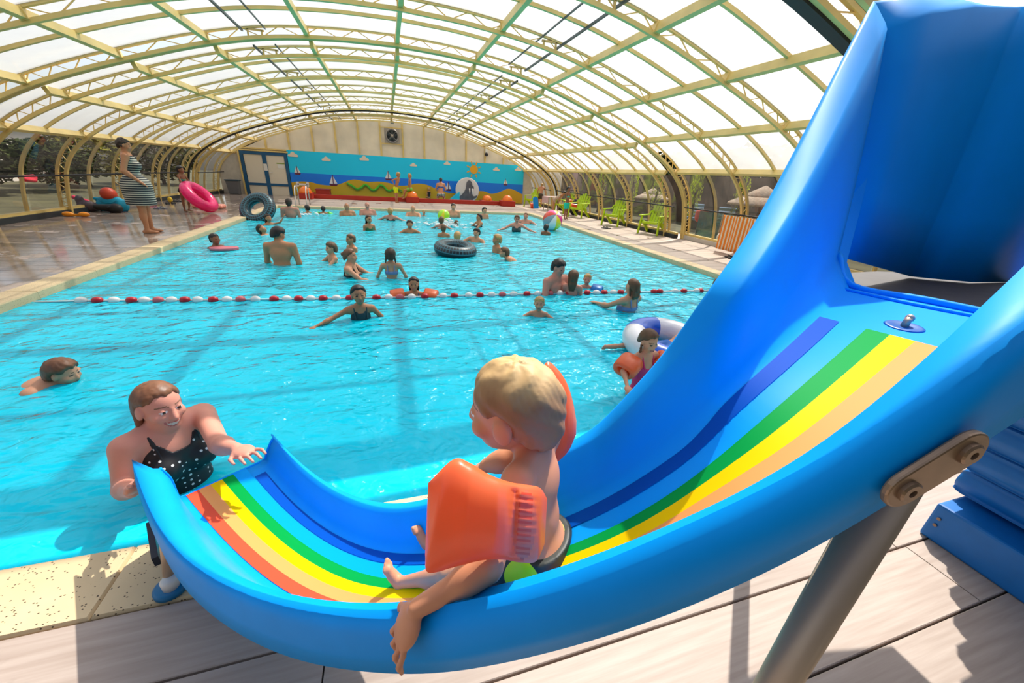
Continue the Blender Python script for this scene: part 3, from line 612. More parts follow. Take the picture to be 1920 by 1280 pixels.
hb_ = [np.array(h0), np.array(h0) * .72 + np.array(h2) * .28 + upv * .02 * np.array([0, 0, 1, 1, 1, 1, 1, 1, 1, 1])[:, None], np.array(h0) * .40 + np.array(h2) * .60 + upv * .02 * np.array([0, 0, 1, 1, 1, 1, 1, 1, 1, 1])[:, None], np.array(h2) * .97 + np.array(h0) * .03, np.array(h2), np.array(h3), np.array(h3) * .9 + np.array(h4) * .1, np.array(h4), np.array(h5)]
q = MB(); q.grid(np.array(hb_)); o = wchild(q.build('hood', BLUE, smooth=True), slide); sm = o.modifiers.new('thick', 'SOLIDIFY'); sm.thickness = .008; sm.offset = -1
# water nozzle in its recess
def chute_hit(x, y):
    d = ray(x, y); best = None; P00, P10, P01, P11 = CHD[:-1, :-1], CHD[1:, :-1], CHD[:-1, 1:], CHD[1:, 1:]
    for A, B_, C_ in ((P00, P10, P01), (P11, P01, P10)):
        e1_, e2_ = B_ - A, C_ - A; nn = np.cross(e1_, e2_); dn = nn @ d; t = ((A - EYE) * nn).sum(-1) / np.where(abs(dn) < 1e-12, 1e-12, dn); X = EYE + t[..., None] * d; w = X - A
        a11, a12, a22 = (e1_ * e1_).sum(-1), (e1_ * e2_).sum(-1), (e2_ * e2_).sum(-1); b1, b2 = (w * e1_).sum(-1), (w * e2_).sum(-1); de = a11 * a22 - a12 * a12 + 1e-18
        u, v = (a22 * b1 - a12 * b2) / de, (a11 * b2 - a12 * b1) / de; ok = (u > -.01) & (v > -.01) & (u + v < 1.01) & (t > .05)
        for i, j in np.argwhere(ok):
            if best is None or t[i, j] < best[2]: m = nn[i, j] / np.linalg.norm(nn[i, j]); best = (X[i, j], m * np.sign(m @ (EYE - X[i, j])), t[i, j])
    return best
nh = chute_hit(1695, 612)
if nh:
    nzp, nzn = nh[0], nh[1]; tx = np.cross(nzn, (0, 1, 0)); tx /= np.linalg.norm(tx); RN = np.array([tx, np.cross(nzn, tx), nzn]).T
    q = MB(); q.lathe([(0, .0008), (.022, .0008), (.030, .0028), (.034, .0022), (.036, .0004)], 20, (0, 0, 0), RN); wchild(q.build('nozzle_recess', mat('recess_blue', (.0, .09, .33, 1), .4), smooth=True, loc=nzp), slide)
    pt = lambda a_, b_, c_: tuple(RN @ np.array([a_, b_, c_]))
    q = MB(); q.tube([pt(0, 0, -.002), pt(-.002, 0, .012), pt(-.012, -.003, .018)], .0075, 10); q.ball(pt(-.013, -.003, .018), .009, 10, 6); wchild(q.build('water_nozzle', STEEL, smooth=True, loc=nzp), slide)
# steel joint plate with two screws on the near flank
pa, pb_ = on_z(1676, 905, 1.245), on_z(1786, 832, 1.345)
def flank_point(x, y):
    """place on the near flank of the chute that is seen at this pixel of the photograph"""
    d = ray(x, y); best = None
    F_ = dense(CH[:, 0:3], 4)
    A, B_, = F_[:-1], F_[1:]
    for i in range(len(A)):
        for j in range(2):
            p0, p1, p2 = F_[i, j], F_[i + 1, j], F_[i, j + 1]; e1_, e2_ = p1 - p0, p2 - p0; nn = np.cross(e1_, e2_); dn = nn @ d
            if abs(dn) < 1e-9: continue
            t = nn @ (p0 - EYE) / dn; X = EYE + d * t; w = X - p0
            a11, a12, a22 = e1_ @ e1_, e1_ @ e2_, e2_ @ e2_; b1, b2 = w @ e1_, w @ e2_; de = a11 * a22 - a12 * a12
            u, v = (a22 * b1 - a12 * b2) / de, (a11 * b2 - a12 * b1) / de
            if -.05 <= u <= 1.05 and -.05 <= v <= 1.05 and t > .1: 
                nn = nn / np.linalg.norm(nn); nn = nn if nn @ (EYE - X) > 0 else -nn
                if best is None or t < best[2]: best = (X, nn, t)
    return best
fa, fb = flank_point(1678, 903), flank_point(1788, 834)
if fa and fb:
    ax = fb[0] - fa[0]; L_ = np.linalg.norm(ax); ax /= L_; nn = fa[1] + fb[1]; nn -= ax * (nn @ ax); nn /= np.linalg.norm(nn); sd2 = np.cross(nn, ax)
    def plate(r, th, off):
        q = MB(); pts = []
        for k in range(13): a = pi / 2 + pi * k / 12; pts.append(fa[0] + r * (cos(a) * ax + sin(a) * sd2))
        for k in range(13): a = -pi / 2 + pi * k / 12; pts.append(fb[0] + r * (cos(a) * ax + sin(a) * sd2))
        q.poly([p + nn * off for p in pts], nn * th); return q
    o = wchild(plate(.021, .007, .004).build('joint_plate', mat('plate_steel', (.30, .20, .13, 1), .38, .6, noise=.12, nscale=40)), slide); b = o.modifiers.new('e', 'BEVEL'); b.width = .002; b.segments = 2; b.limit_method = 'ANGLE'
    for f in (fa, fb):
        q = MB(); Rm = np.array([ax, sd2, nn]).T; q.lathe([(.0, .0), (.011, .0), (.011, .003), (.009, .0045), (.004, .0045), (.004, .001), (0, .001)], 18, f[0] + nn * .011, Rm)
        s_o = q.build('screw', mat('plate_steel', ()), smooth=False); s_o.parent = o; s_o.location = tuple(-Vector(o.location) - slide.location) if False else (0, 0, 0); s_o.location = tuple(-(slide.location + Vector(o.location)))
# support tubes down to the deck
top1 = on_z(1668, 955, 1.05); 
def ray_at(x, y, dist): d = ray(x, y); return EYE + d * dist
a1 = ray_at(1700, 940, 1.0); 
foot1 = on_z(1455, 1285, 0.0)
def tubebetween(p, q_, r): 
    t = MB(); t.tube([p, q_], r, 20); return t
pa1 = on_z(1652, 985, .0)
P_top = ray_at(1664, 925, .47); P_top = P_top + (P_top - ray_at(1451, 1290, .62)) * .06; P_bot = ray_at(1451, 1290, .62); dl = P_bot - P_top; P_floor = P_top + dl * (P_top[2] / -dl[2])
q = MB(); q.tube([P_top, P_floor], .026, 24, flat=.75); wchild(q.build('support_leg', STEEL, smooth=True), slide)
q = MB(); q.tube([(1.55, .95, 1.25), (1.62, 1.0, .6), (1.66, 1.02, 0)], .03, 14); wchild(q.build('support_leg', STEEL, smooth=True), slide)
# foot of the exit on the coping: blue collar and white cap
ft = on_z(324, 1107, .0)
q = MB(); q.tube([ft + (0, 0, .04), ft + (.03, .04, .30)], .018, 12); wchild(q.build('exit_post', STEEL, smooth=True), slide)
q = MB(); q.lathe([(.045, .006), (.055, .012), (.055, .03), (.045, .038), (.02, .04)], 20, ft); wchild(q.build('floor_collar', mat('collar_blue', (.0, .16, .36, 1), .4), smooth=True), slide)
q = MB(); q.lathe([(.026, .038), (.028, .075), (.02, .085), (0, .086)], 16, ft + (0.01, -.012, 0)); wchild(q.build('collar_cap', mat('white_plastic', (.75, .75, .72, 1), .4), smooth=True), slide)
q = MB(); p0 = on_z(283, 985, .16); q.bar(p0, p0 + (.08, -.16, -.03), .02, .05); wchild(q.build('edge_bracket', mat('dark_steel', (.05, .05, .06, 1), .4, .6)), slide)

# ------------------------------------------------------------------ ladder behind the slide: a base box and rounded moulded steps
lad = empty('slide_ladder', (2.47, .72, 0), label='blue plastic stair block with rounded steps under the slide platform', cat='ladder')
q = MB(); LW = .95
q.box((.48, -LW / 2, .10), (.96, LW, .20)); wchild_o = q.build('base_box', BLUE2, lad, bevel=.012)
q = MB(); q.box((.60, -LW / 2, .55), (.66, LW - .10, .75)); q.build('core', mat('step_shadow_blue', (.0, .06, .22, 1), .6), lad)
for k in range(6):
    z = .285 + k * .155; x0 = .20 - .055 * k; q = MB(); pts = []
    for (u, v) in ((0, -.062), (-.035, -.05), (-.055, -.012), (-.055, .015), (-.04, .055), (0, .068), (.5, .075), (.5, -.07)): pts.append((x0 + u, v))
    pr = catmull([(a_, 0, b_) for a_, b_ in pts], 3, closed=True)[:, [0, 2]]
    n0 = len(pr); vs = []
    ylist = [(.035, .80), (.02, .93), (0, 1), (-LW, 1), (-LW - .02, .93), (-LW - .035, .8)]
    for y, s in ylist:
        cx, cz = pr.mean(0); vs += [(cx + (p[0] - cx) * (.9 + .1 * s if s < 1 else 1), y, z + cz + (p[1] - cz) * s) for p in pr]
    fs = [(r * n0 + i, r * n0 + (i + 1) % n0, (r + 1) * n0 + (i + 1) % n0, (r + 1) * n0 + i) for r in range(len(ylist) - 1) for i in range(n0)]
    fs += [tuple(range(n0))[::-1], tuple((len(ylist) - 1) * n0 + i for i in range(n0))]
    q.add(vs, fs); q.build('step', BLUE2, lad, smooth=True)
for z in (.09, .13):
    q = MB(); q.lathe([(.008, 0), (.008, .004), (0, .005)], 10, (-.002, -.035, z), rotm('Y', -pi / 2)); q.build('rivet', mat('rivet', (.25, .18, .14, 1), .4, .7), lad)
# ------------------------------------------------------------------ people: one continuous skin per body from blended round limbs
def _unit(v):
    v = np.array(v, float); return v / (np.linalg.norm(v) + 1e-12)
def RCONE(a, b, ra, rb, k=.02, sub=False):
    return ('c', np.array(a, float), np.array(b, float), float(ra), float(rb), k, sub)
def ELL(c, r, R=None, k=.02, sub=False):
    return ('e', np.array(c, float), np.array(r, float), np.eye(3) if R is None else np.array(R, float), 0, k, sub)
def p_bounds(p):
    if p[0] == 'c': return np.minimum(p[1] - p[3], p[2] - p[4]), np.maximum(p[1] + p[3], p[2] + p[4])
    m = p[2].max(); e = np.abs(p[3]) @ p[2]; return p[1] - e, p[1] + e
def p_dist(p, X):
    if p[0] == 'c':
        ba = p[2] - p[1]; l2 = ba @ ba + 1e-12; pa = X - p[1]; t = np.clip(pa @ ba / l2, 0, 1)
        return np.linalg.norm(pa - t[..., None] * ba, axis=-1) - (p[3] + (p[4] - p[3]) * t)
    q = (X - p[1]) @ p[3]; r = p[2]; k0 = np.linalg.norm(q / r, axis=-1); k1 = np.linalg.norm(q / (r * r), axis=-1) + 1e-9
    return k0 * (k0 - 1) / k1
def sdf_grid(prims, h, inflate=0.0, clip=None, pad=2, taper=None):
    lo = np.min([p_bounds(p)[0] for p in prims if not p[6]], axis=0) - inflate - pad * h; hi = np.max([p_bounds(p)[1] for p in prims if not p[6]], axis=0) + inflate + pad * h
    n = np.ceil((hi - lo) / h).astype(int) + 1; ax = [lo[i] + h * np.arange(n[i]) for i in range(3)]
    D = np.full(n, .25)
    for p in prims:
        a, b = p_bounds(p); m = p[5] + 2.5 * h + .01; i0 = np.clip(np.floor((a - m - lo) / h).astype(int), 0, n - 1); i1 = np.clip(np.ceil((b + m - lo) / h).astype(int) + 1, 1, n)
        sl = tuple(slice(i0[i], i1[i]) for i in range(3)); X = np.stack(np.meshgrid(*[ax[i][sl[i]] for i in range(3)], indexing='ij'), -1)
        d = p_dist(p, X); k = p[5]
        if p[6]:
            hh = np.clip(.5 - .5 * (D[sl] + d) / k, 0, 1); D[sl] = D[sl] * (1 - hh) - d * hh + k * hh * (1 - hh)
        else:
            hh = np.clip(.5 + .5 * (d - D[sl]) / k, 0, 1); D[sl] = d * (1 - hh) + D[sl] * hh - k * hh * (1 - hh)
    D -= inflate
    if clip is not None:
        X = np.stack(np.meshgrid(*ax, indexing='ij'), -1)
        if taper is not None: D += taper[2] * (1 - np.clip(taper[0](X) / taper[1], 0, 1)) ** 2 + (taper[3](X) if taper[3] is not None else 0)
        for f in clip: D = np.maximum(D, f(X))
    return D, lo, h
def surface_net(D, lo, h):
    ins = D < 0; nx, ny, nz = D.shape
    c = np.zeros((nx - 1, ny - 1, nz - 1), int)
    offs = [(i, j, k) for i in (0, 1) for j in (0, 1) for k in (0, 1)]
    for (i, j, k) in offs: c += ins[i:nx - 1 + i, j:ny - 1 + j, k:nz - 1 + k]
    act = np.argwhere((c > 0) & (c < 8)); idx = -np.ones(c.shape, int); idx[tuple(act.T)] = np.arange(len(act))
    if len(act) == 0: return np.zeros((0, 3)), np.zeros((0, 4), int)
    vals = {o: D[act[:, 0] + o[0], act[:, 1] + o[1], act[:, 2] + o[2]] for o in offs}
    acc = np.zeros((len(act), 3)); cnt = np.zeros(len(act))
    for a in offs:
        for ax_ in range(3):
            if a[ax_] == 0:
                b = list(a); b[ax_] = 1; va, vb = vals[a], vals[tuple(b)]; cr = (va < 0) != (vb < 0); t = np.where(cr, va / (va - vb + 1e-12), 0)
                pnt = np.tile(np.array(a, float), (len(act), 1)); pnt[:, ax_] += t; acc[cr] += pnt[cr]; cnt[cr] += 1
    V = lo + h * (act + acc / cnt[:, None]); Q = []
    for ax_ in range(3):
        u, v = [(1, 2), (2, 0), (0, 1)][ax_]; s0 = [slice(None)] * 3; s1 = [slice(None)] * 3; s0[ax_] = slice(0, -1); s1[ax_] = slice(1, None)
        A, B = ins[tuple(s0)], ins[tuple(s1)]; e = np.argwhere(A != B); ok = (e[:, u] > 0) & (e[:, v] > 0) & (e[:, u] < D.shape[u] - 1) & (e[:, v] < D.shape[v] - 1); e = e[ok]
        du = np.zeros(3, int); du[u] = 1; dv = np.zeros(3, int); dv[v] = 1
        q = np.stack([idx[tuple((e - du - dv).T)], idx[tuple((e - dv).T)], idx[tuple(e.T)], idx[tuple((e - du).T)]], 1)
        fl = B[tuple(e.T)]; q[fl] = q[fl][:, ::-1]; Q.append(q)
    return V, np.vstack(Q)
def sdf_mesh(name, prims, h, mats, parent, inflate=0.0, clip=None, color=None, taper=None):
    D, lo, h = sdf_grid(prims, h, inflate, clip, 2, taper); V, Q = surface_net(D, lo, h)
    if len(Q) == 0: return None
    me = bpy.data.meshes.new(name); me.vertices.add(len(V)); me.vertices.foreach_set('co', V.astype(np.float32).ravel())
    me.loops.add(len(Q) * 4); me.polygons.add(len(Q)); me.loops.foreach_set('vertex_index', Q.astype(np.int32).ravel())
    me.polygons.foreach_set('loop_start', np.arange(0, len(Q) * 4, 4, dtype=np.int32))
    me.polygons.foreach_set('use_smooth', np.ones(len(Q), bool))
    for m in (mats if isinstance(mats, (list, tuple)) else [mats]): me.materials.append(m)
    if color is not None:
        cen = V[Q].mean(1); me.polygons.foreach_set('material_index', color(cen).astype(np.int32))
    me.update(calc_edges=True); me.validate()
    return link(name, me, parent)
def skin_mat(name, col):
    return mat('skin_' + name, col, .5, spec=.35, noise=.07, nscale=9)
SKIN = {'fair': skin_mat('fair', (.66, .31, .18, 1)), 'toddler': skin_mat('toddler', (.64, .27, .14, 1)), 'pink': skin_mat('pink', (.66, .28, .20, 1)), 'tan': skin_mat('tan', (.50, .22, .11, 1)), 'brown': skin_mat('brown', (.27, .11, .055, 1)), 'dark': skin_mat('dark', (.13, .05, .03, 1))}
EYEW = mat('eye_white', (.75, .70, .66, 1), .3); EYED = mat('eye_dark', (.03, .018, .012, 1), .3); LIP = mat('lips', (.48, .12, .10, 1), .45); TEETH = mat('teeth', (.64, .58, .48, 1), .4); BROW = mat('brow', (.24, .11, .06, 1), .7)
HAIRM = {'black': mat('hair_black', (.012, .008, .007, 1), .55, noise=.3, nscale=30, stretch=(1, 1, .2)), 'dark': mat('hair_dark', (.035, .018, .010, 1), .58, noise=.3, nscale=30, stretch=(1, 1, .2)),
         'brown': mat('hair_brown', (.12, .055, .022, 1), .6, noise=.3, nscale=30, stretch=(1, 1, .2)), 'auburn': mat('hair_auburn', (.17, .065, .026, 1), .5, noise=.3, nscale=30, stretch=(1, 1, .2)),
         'blond': mat('hair_blond', (.50, .29, .10, 1), .5, noise=.3, nscale=25, stretch=(1, 1, .2)), 'grey': mat('hair_grey', (.34, .28, .23, 1), .5, noise=.2, nscale=25)}
def Rz(a): return rotm('Z', a)
def Rx(a): return rotm('X', a)
def Ry(a): return rotm('Y', a)
CLOTH = {}
def cloth_mat(name, col):
    return mat('cloth_' + name, col, .65, noise=.06, nscale=30)
def build_person(root, H=1.75, kind='adult', sex='m', lean=0.0, roll=0.0, head=(0, 0, 0), armL=None, armR=None, legL=None, legR=None, skin='fair', hair=('short', 'dark'), clothes=(), h=.014, hip_z=None, fat=1.0, mouth='closed', twist=0.0, hands=None, thigh=1.0, arm_s=1.0, leg_s=1.0, arm_abs=False, ptsL=None, ptsR=None, hand_s=1.0, head_s=1.0, head_fwd=0.0, arm_r=1.0, hair_mat=None):
    """body in the local frame of its Empty: +Y is where it faces, z = 0 under the feet"""
    hf = {'adult': .138, 'teen': .147, 'child': .165, 'small': .185, 'toddler': .215}[kind]
    hh = hf * H; B = H - hh * .93
    sw = {'m': .135, 'f': .116}[sex] * B if kind in ('adult', 'teen') else .118 * B
    hw = {'m': .058, 'f': .066}[sex] * B
    hipz = .585 * B if kind in ('adult', 'teen') else .56 * B
    tl = B * .985 - hipz                                  # pelvis to neck base
    if hip_z is None: hip_z = hipz
    fr = fat * (1.0 if kind in ('adult', 'teen') else .93)
    P0 = np.array([0, 0, hip_z]); Rt = Rz(twist) @ Ry(roll) @ Rx(-lean); T = lambda x, y, z: P0 + Rt @ np.array([x, y, z])
    pr = []; parts = {}
    def add(tag_, *ps):
        parts.setdefault(tag_, []); pr.extend(ps); parts[tag_].extend(ps)
    kb = .03 * B
    add('pelvis', ELL(T(0, -.005 * B, .02 * B), (hw * 1.75 * fr, .078 * B * fr, .085 * B), Rt, kb), ELL(T(hw * .8, -.03 * B, -.02 * B), (.055 * B * fr, .06 * B * fr, .06 * B), Rt, kb), ELL(T(-hw * .8, -.03 * B, -.02 * B), (.055 * B * fr, .06 * B * fr, .06 * B), Rt, kb))
    wz = .36 * tl; ww = (.088 if sex == 'm' else .076) * B * fr
    add('waist', ELL(T(0, .004 * B, wz), (ww, .064 * B * fr, .30 * tl), Rt, kb))
    cz = .70 * tl; cw = (.112 if sex == 'm' else .095) * B * (1 + (fr - 1) * .6)
    add('chest', ELL(T(0, 0, cz), (cw, .072 * B * fr, .27 * tl), Rt, kb))
    shz = .905 * tl; SL_, SR_ = T(-sw, -.005 * B, shz), T(sw, -.005 * B, shz); NK = T(0, -.004 * B, tl)
    add('shoulders', RCONE(T(-sw * .86, -.005 * B, shz - .004 * B), T(0, -.008 * B, shz + .02 * B), .040 * B, .046 * B, kb), RCONE(T(sw * .86, -.005 * B, shz - .004 * B), T(0, -.008 * B, shz + .02 * B), .040 * B, .046 * B, kb))
    if sex == 'f' and kind in ('adult', 'teen'):
        for s_ in (-1, 1): add('bust', ELL(T(s_ * .052 * B, .060 * B, .64 * tl), (.046 * B, .042 * B, .046 * B), Rt, .02 * B))
    elif sex == 'm' and kind == 'adult':
        for s_ in (-1, 1): add('bust', ELL(T(s_ * .055 * B, .045 * B, .74 * tl), (.055 * B, .028 * B, .045 * B), Rt, .03 * B))
    # arms
    ua, fa_, hl = .185 * B, .160 * B, .080 * B * hand_s
    if kind in ('toddler', 'small'): ua *= .92; fa_ *= .92
    ar = (.0335 if sex == 'm' else .029) * B * fr * (1.0 if kind in ('adult', 'teen') else .95) * arm_r
    ua *= arm_s; fa_ *= arm_s; J = {}; RA = np.eye(3) if arm_abs else Rt
    for sd, S_j, arm in ((-1, SL_, armL), (1, SR_, armR)):
        if arm is None: arm = ((sd * .18, .05, -1), (sd * .05, .25, -1))
        if len(arm) == 2: u, f = RA @ _unit(arm[0]), RA @ _unit(arm[1]); hd = f
        else: u, f, hd = RA @ _unit(arm[0]), RA @ _unit(arm[1]), RA @ _unit(arm[2])
        E = S_j + u * ua; W = E + f * fa_; pts_ = ptsL if sd < 0 else ptsR
        if pts_ is not None: E, W = np.array(pts_[0], float), np.array(pts_[1], float); u, f, hd = _unit(E - S_j), _unit(W - E), _unit(np.array(pts_[2]) - W)
        t_ = 'armL' if sd < 0 else 'armR'
        add(t_, RCONE(S_j, E, ar * 1.12, ar * .86, .025 * B), RCONE(E, W, ar * .86, ar * .56, .012 * B), ELL(E * .75 + W * .25, (ar * .88, ar * .88, ar * 1.3), np.array([_unit(np.cross(f, (0.1, .2, 1))), _unit(np.cross(np.cross(f, (0.1, .2, 1)), f)), f]).T, .02 * B))
        # hand: palm, four unequal fingers with a bend, thumb from the side
        side = np.cross(hd, np.array([0, 0, 1.])); side = _unit(side if np.linalg.norm(side) > .2 else np.cross(hd, (0, 1, 0))); pn = _unit(np.cross(side, hd))
        if pn[2] > 0: pn = -pn
        side = np.cross(pn, hd); pw = hl * .36; pc = W + hd * hl * .45
        add('hand', ELL(pc, (pw, hl * .46, hl * .19), np.array([side, hd, pn]).T, .008 * B))
        rmin = max(.0075 * (B / 1.5) * hand_s, .42 * h)
        for q_, (o_, l_) in enumerate(((-.30, .40), (-.10, .50), (.11, .46), (.29, .36))):
            b0 = W + hd * hl * .80 + side * o_ * hl * (.85 + (.12 if h < .01 else .1)); m0 = b0 + hd * hl * l_ * .62 + side * o_ * hl * .18; e0_ = m0 + _unit(hd + pn * .75) * hl * l_ * .55
            add('hand', RCONE(b0, m0, rmin * 1.08, rmin, .004), RCONE(m0, e0_, rmin, rmin * .85, .004))
        th = side * (-sd) ; b0 = W + hd * hl * .28 + th * hl * .26; m0 = b0 + _unit(hd * .75 + th * .65) * hl * .34; e0_ = m0 + _unit(hd + pn * .35 + th * .1) * hl * .28
        add('hand', RCONE(b0, m0, rmin * 1.35, rmin * 1.1, .006), RCONE(m0, e0_, rmin * 1.1, rmin * .9, .004))
        J['E' + t_[-1]], J['W' + t_[-1]], J['S' + t_[-1]] = E, W, S_j
    # legs
    th_, sh_ = hipz * .50 * leg_s, hipz * .43 * leg_s; tr_ = .054 * B * fr * thigh
    for sd, leg in ((-1, legL), (1, legR)):
        Hj = T(sd * hw, 0, 0)
        if leg is None: leg = ((0, 0, -1), (0, 0, -1))
        u, f = _unit(leg[0]), _unit(leg[1]); Kn = Hj + u * th_; A = Kn + f * sh_; fd = _unit(leg[2]) if len(leg) > 2 else _unit(np.array([sd * .12, 1, -.05]))
        add('thigh', RCONE(Hj + u * .0, Hj + u * th_ * .5, tr_ * 1.12, tr_ * .95, .03 * B)); add('legs', RCONE(Hj + u * th_ * .45, Kn, tr_ * .96, tr_ * .66, .02 * B))
        add('legs', RCONE(Kn, A, tr_ * .64, tr_ * .40, .015 * B), ELL(Kn * .68 + A * .32 - np.cross(np.cross(f, fd), f) * tr_ * .18, (tr_ * .62, tr_ * .62, sh_ * .24), np.array([_unit(np.cross(f, fd)), _unit(np.cross(np.cross(f, fd), f)), f]).T, .02 * B))
        fl = .145 * B * (1.0 if kind in ('adult', 'teen') else 1.0); heel = A - fd * fl * .18 + f * tr_ * .35
        add('foot', RCONE(heel, heel + fd * fl * .72, tr_ * .44, tr_ * .36, .012 * B), RCONE(A, heel + fd * fl * .5, tr_ * .42, tr_ * .36, .015 * B))
        sdv = _unit(np.cross(fd, f))
        for q_ in range(5):
            tb = heel + fd * fl * (.74 + (.03, .035, .02, 0, -.03)[q_]) + sdv * (-sd if True else 1) * (.30 - .15 * q_) * tr_ * 1.15 * (1 if np.dot(sdv, (1, 0, 0)) > 0 else -1)
            add('foot', RCONE(tb, tb + fd * fl * (.17, .15, .14, .12, .10)[q_], tr_ * (.20, .15, .14, .13, .12)[q_], tr_ * (.17, .12, .11, .10, .09)[q_], .006 * B))
        J['K' + 'LR'[sd > 0]], J['A' + 'LR'[sd > 0]] = Kn, A
    # neck and head
    hy, hp, hr = head; Rh = Rz(twist * .0) @ Rz(hy) @ Rx(-hp) @ Ry(hr); nkr = (.036 if sex == 'm' else .030) * B * (1 if kind in ('adult', 'teen') else .92)
    hh *= head_s
    HC = NK + (Rt @ np.array([0, .012 * B + head_fwd, 0])) * 1 + (.45 * (Rt @ np.array([0, 0, 1.])) + .55 * np.array([0, 0, 1.])) * hh * (.56 if head_s == 1 else .38)
    HT = lambda x, y, z: HC + Rh @ (np.array([x, y, z]) * hh)
    add('neck', RCONE(T(0, -.006 * B, tl - .03 * B), HT(0, -.06, -.20), nkr * 1.12, nkr, .02 * B))
    jw = .86 if kind in ('small', 'toddler', 'child') else 1.0
    skull = ELL(HT(0, -.055, .09), (.325 * hh, .405 * hh, .375 * hh), Rh, .02 * hh)
    add('head', skull, ELL(HT(0, .10, -.16), (.255 * hh, .27 * hh, .31 * hh * jw), Rh, .10 * hh), ELL(HT(0, .20, -.37 * jw), (.13 * hh, .12 * hh, .105 * hh), Rh, .09 * hh))
    if h < .03:
        add('head', RCONE(HT(0, .335, .05), HT(0, .405, -.115), .035 * hh, .052 * hh, .05 * hh), ELL(HT(.045, .37, -.13), (.035 * hh,) * 3, Rh, .03 * hh), ELL(HT(-.045, .37, -.13), (.035 * hh,) * 3, Rh, .03 * hh))
        for s_ in (-1, 1):
            add('head', ELL(HT(s_ * .19, .24, -.09), (.10 * hh, .09 * hh, .09 * hh), Rh, .08 * hh))
            add('head', ELL(HT(s_ * .335, -.02, -.02), (.042 * hh, .090 * hh, .135 * hh), Rh, .025 * hh))
            pr.append(ELL(HT(s_ * .135, .375, .035), (.085 * hh, .06 * hh, .05 * hh), Rh, .05 * hh, True))
            add('head', ELL(HT(s_ * .135, .285, .03), (.062 * hh,) * 3, Rh, .006 * hh))
        add('head', ELL(HT(0, .335, -.225), (.105 * hh, .05 * hh, .028 * hh), Rh, .025 * hh), ELL(HT(0, .325, -.275), (.085 * hh, .05 * hh, .03 * hh), Rh, .025 * hh))
    def color(c):
        q = (c - HC) @ Rh / hh; ci = np.zeros(len(c), int)
        for s_ in (-1, 1):
            dx = (q[:, 0] - s_ * .135) / .066; dz = (q[:, 2] - .03) / .027; fr_ = (q[:, 1] > .15) & (q[:, 1] < .6)
            ci[(dx * dx + dz * dz < 1) & fr_] = 1 if h < .0072 else 2
            if h < .0072: ci[((q[:, 0] - s_ * .135) / .034) ** 2 + ((q[:, 2] - .03) / .032) ** 2 * 1.0 + np.where(fr_, 0, 9) < 1] = 2
            bx = (q[:, 0] - s_ * .14) / .105; bz = (q[:, 2] - .135 + 2.2 * (q[:, 0] * s_ - .13) ** 2) / .014; ci[(bx * bx + bz * bz < 1) & fr_] = 5
        lx = q[:, 0] / .115; lz = (q[:, 2] + .25) / .048
        if mouth == 'smile': lx = q[:, 0] / .155; lz = (q[:, 2] + .262 - 2.6 * q[:, 0] ** 2) / .060
        ci[(lx * lx + lz * lz < 1) & (q[:, 1] > .15) & (q[:, 1] < .6)] = 3
        if mouth == 'smile': ci[((q[:, 0] / .122) ** 2 + ((q[:, 2] + .252 - 2.6 * q[:, 0] ** 2) / .032) ** 2 < 1) & (q[:, 1] > .15) & (q[:, 1] < .6)] = 4
        return ci
    sk = SKIN[skin]
    body = sdf_mesh('body', pr, h, [sk, EYEW, EYED, LIP, TEETH, BROW], root, color=color)
    HI = max(.006, .32 * h)
    # hair
    st, hc = hair
    if st != 'bald':
        hm = hair_mat or HAIRM[hc]; vol = {'short': .020, 'crop': .008, 'wet': .010, 'wetback': .009}.get(st, .013) + HI * .5
        nrm = Rh @ _unit((0, -.70, .71)); p0 = HT(0, .30, .28) if st in ('short', 'crop') else HT(0, .27, .35)
        hp_ = [ELL(HT(0, -.055, .09), (.325 * hh, .405 * hh, .375 * hh), Rh, .02 * hh), ELL(HT(0, -.16, -.08), (.26 * hh, .29 * hh, .31 * hh), Rh, .06 * hh)]
        if st in ('long', 'wet', 'bob', 'wetback', 'pigtails', 'braids', 'ponytail', 'bun'): hp_.append(ELL(HT(0, -.20, -.15), (.27 * hh, .24 * hh, .30 * hh), Rh, .06 * hh))
        hp_.append(ELL(HT(0, -.19, -.16), (.255 * hh, .225 * hh, (.25 if st == 'crop' else .29) * hh), Rh, .06 * hh))
        ear = [HT(s_ * .335, .0, -.02) for s_ in (-1, 1)]
        def strands(X):
            q_ = (X - HC) @ Rh / hh; ph = np.arctan2(q_[..., 0], -q_[..., 1] - .1); th2 = np.arctan2(q_[..., 2], np.hypot(q_[..., 0], q_[..., 1]) + 1e-6)
            return hh * (.0022 * np.sin(34 * ph + 6 * np.sin(3 * th2 + ph)) + .002 * np.sin(59 * ph + 5 * np.sin(5 * th2)) + (.014 if st in ('short', 'crop') else .004) * np.sin(7 * ph + 3 * np.sin(4 * th2 + ph)) * np.sin(6 * th2 + 2 * ph))
        def hair_clip(X):
            dd = (X - p0) @ nrm; q_ = (X - HC) @ Rh
            dd = np.minimum(dd, .9 * (.10 * hh - q_[..., 1] - .35 * np.abs(q_[..., 2] + .05 * hh) * 0 + np.maximum(0, q_[..., 2] - .10 * hh) * 1.6))
            ph_ = np.arctan2(q_[..., 0], q_[..., 1] + .05 * hh); dd = dd + hh * (.022 * np.sin(7 * ph_ + 1.3) + .014 * np.sin(17 * ph_))
            if st in ('short', 'crop', 'wet', 'wetback'):
                for s_ in (-1, 1):
                    dd = np.minimum(dd, (np.linalg.norm((q_ / hh - np.array([s_ * .33, .02, -.03])) / np.array([.25, .125, .165]), axis=-1) - 1) * .12 * hh)
            return dd
        sdf_mesh('hair', hp_, min(h, .010 if h < .012 else h), hm, root, inflate=vol, clip=[lambda X: -hair_clip(X)], taper=(hair_clip, (.20 if st == 'crop' else .10) * hh, vol * .8, (lambda X: strands(X)) if h < .022 else None))
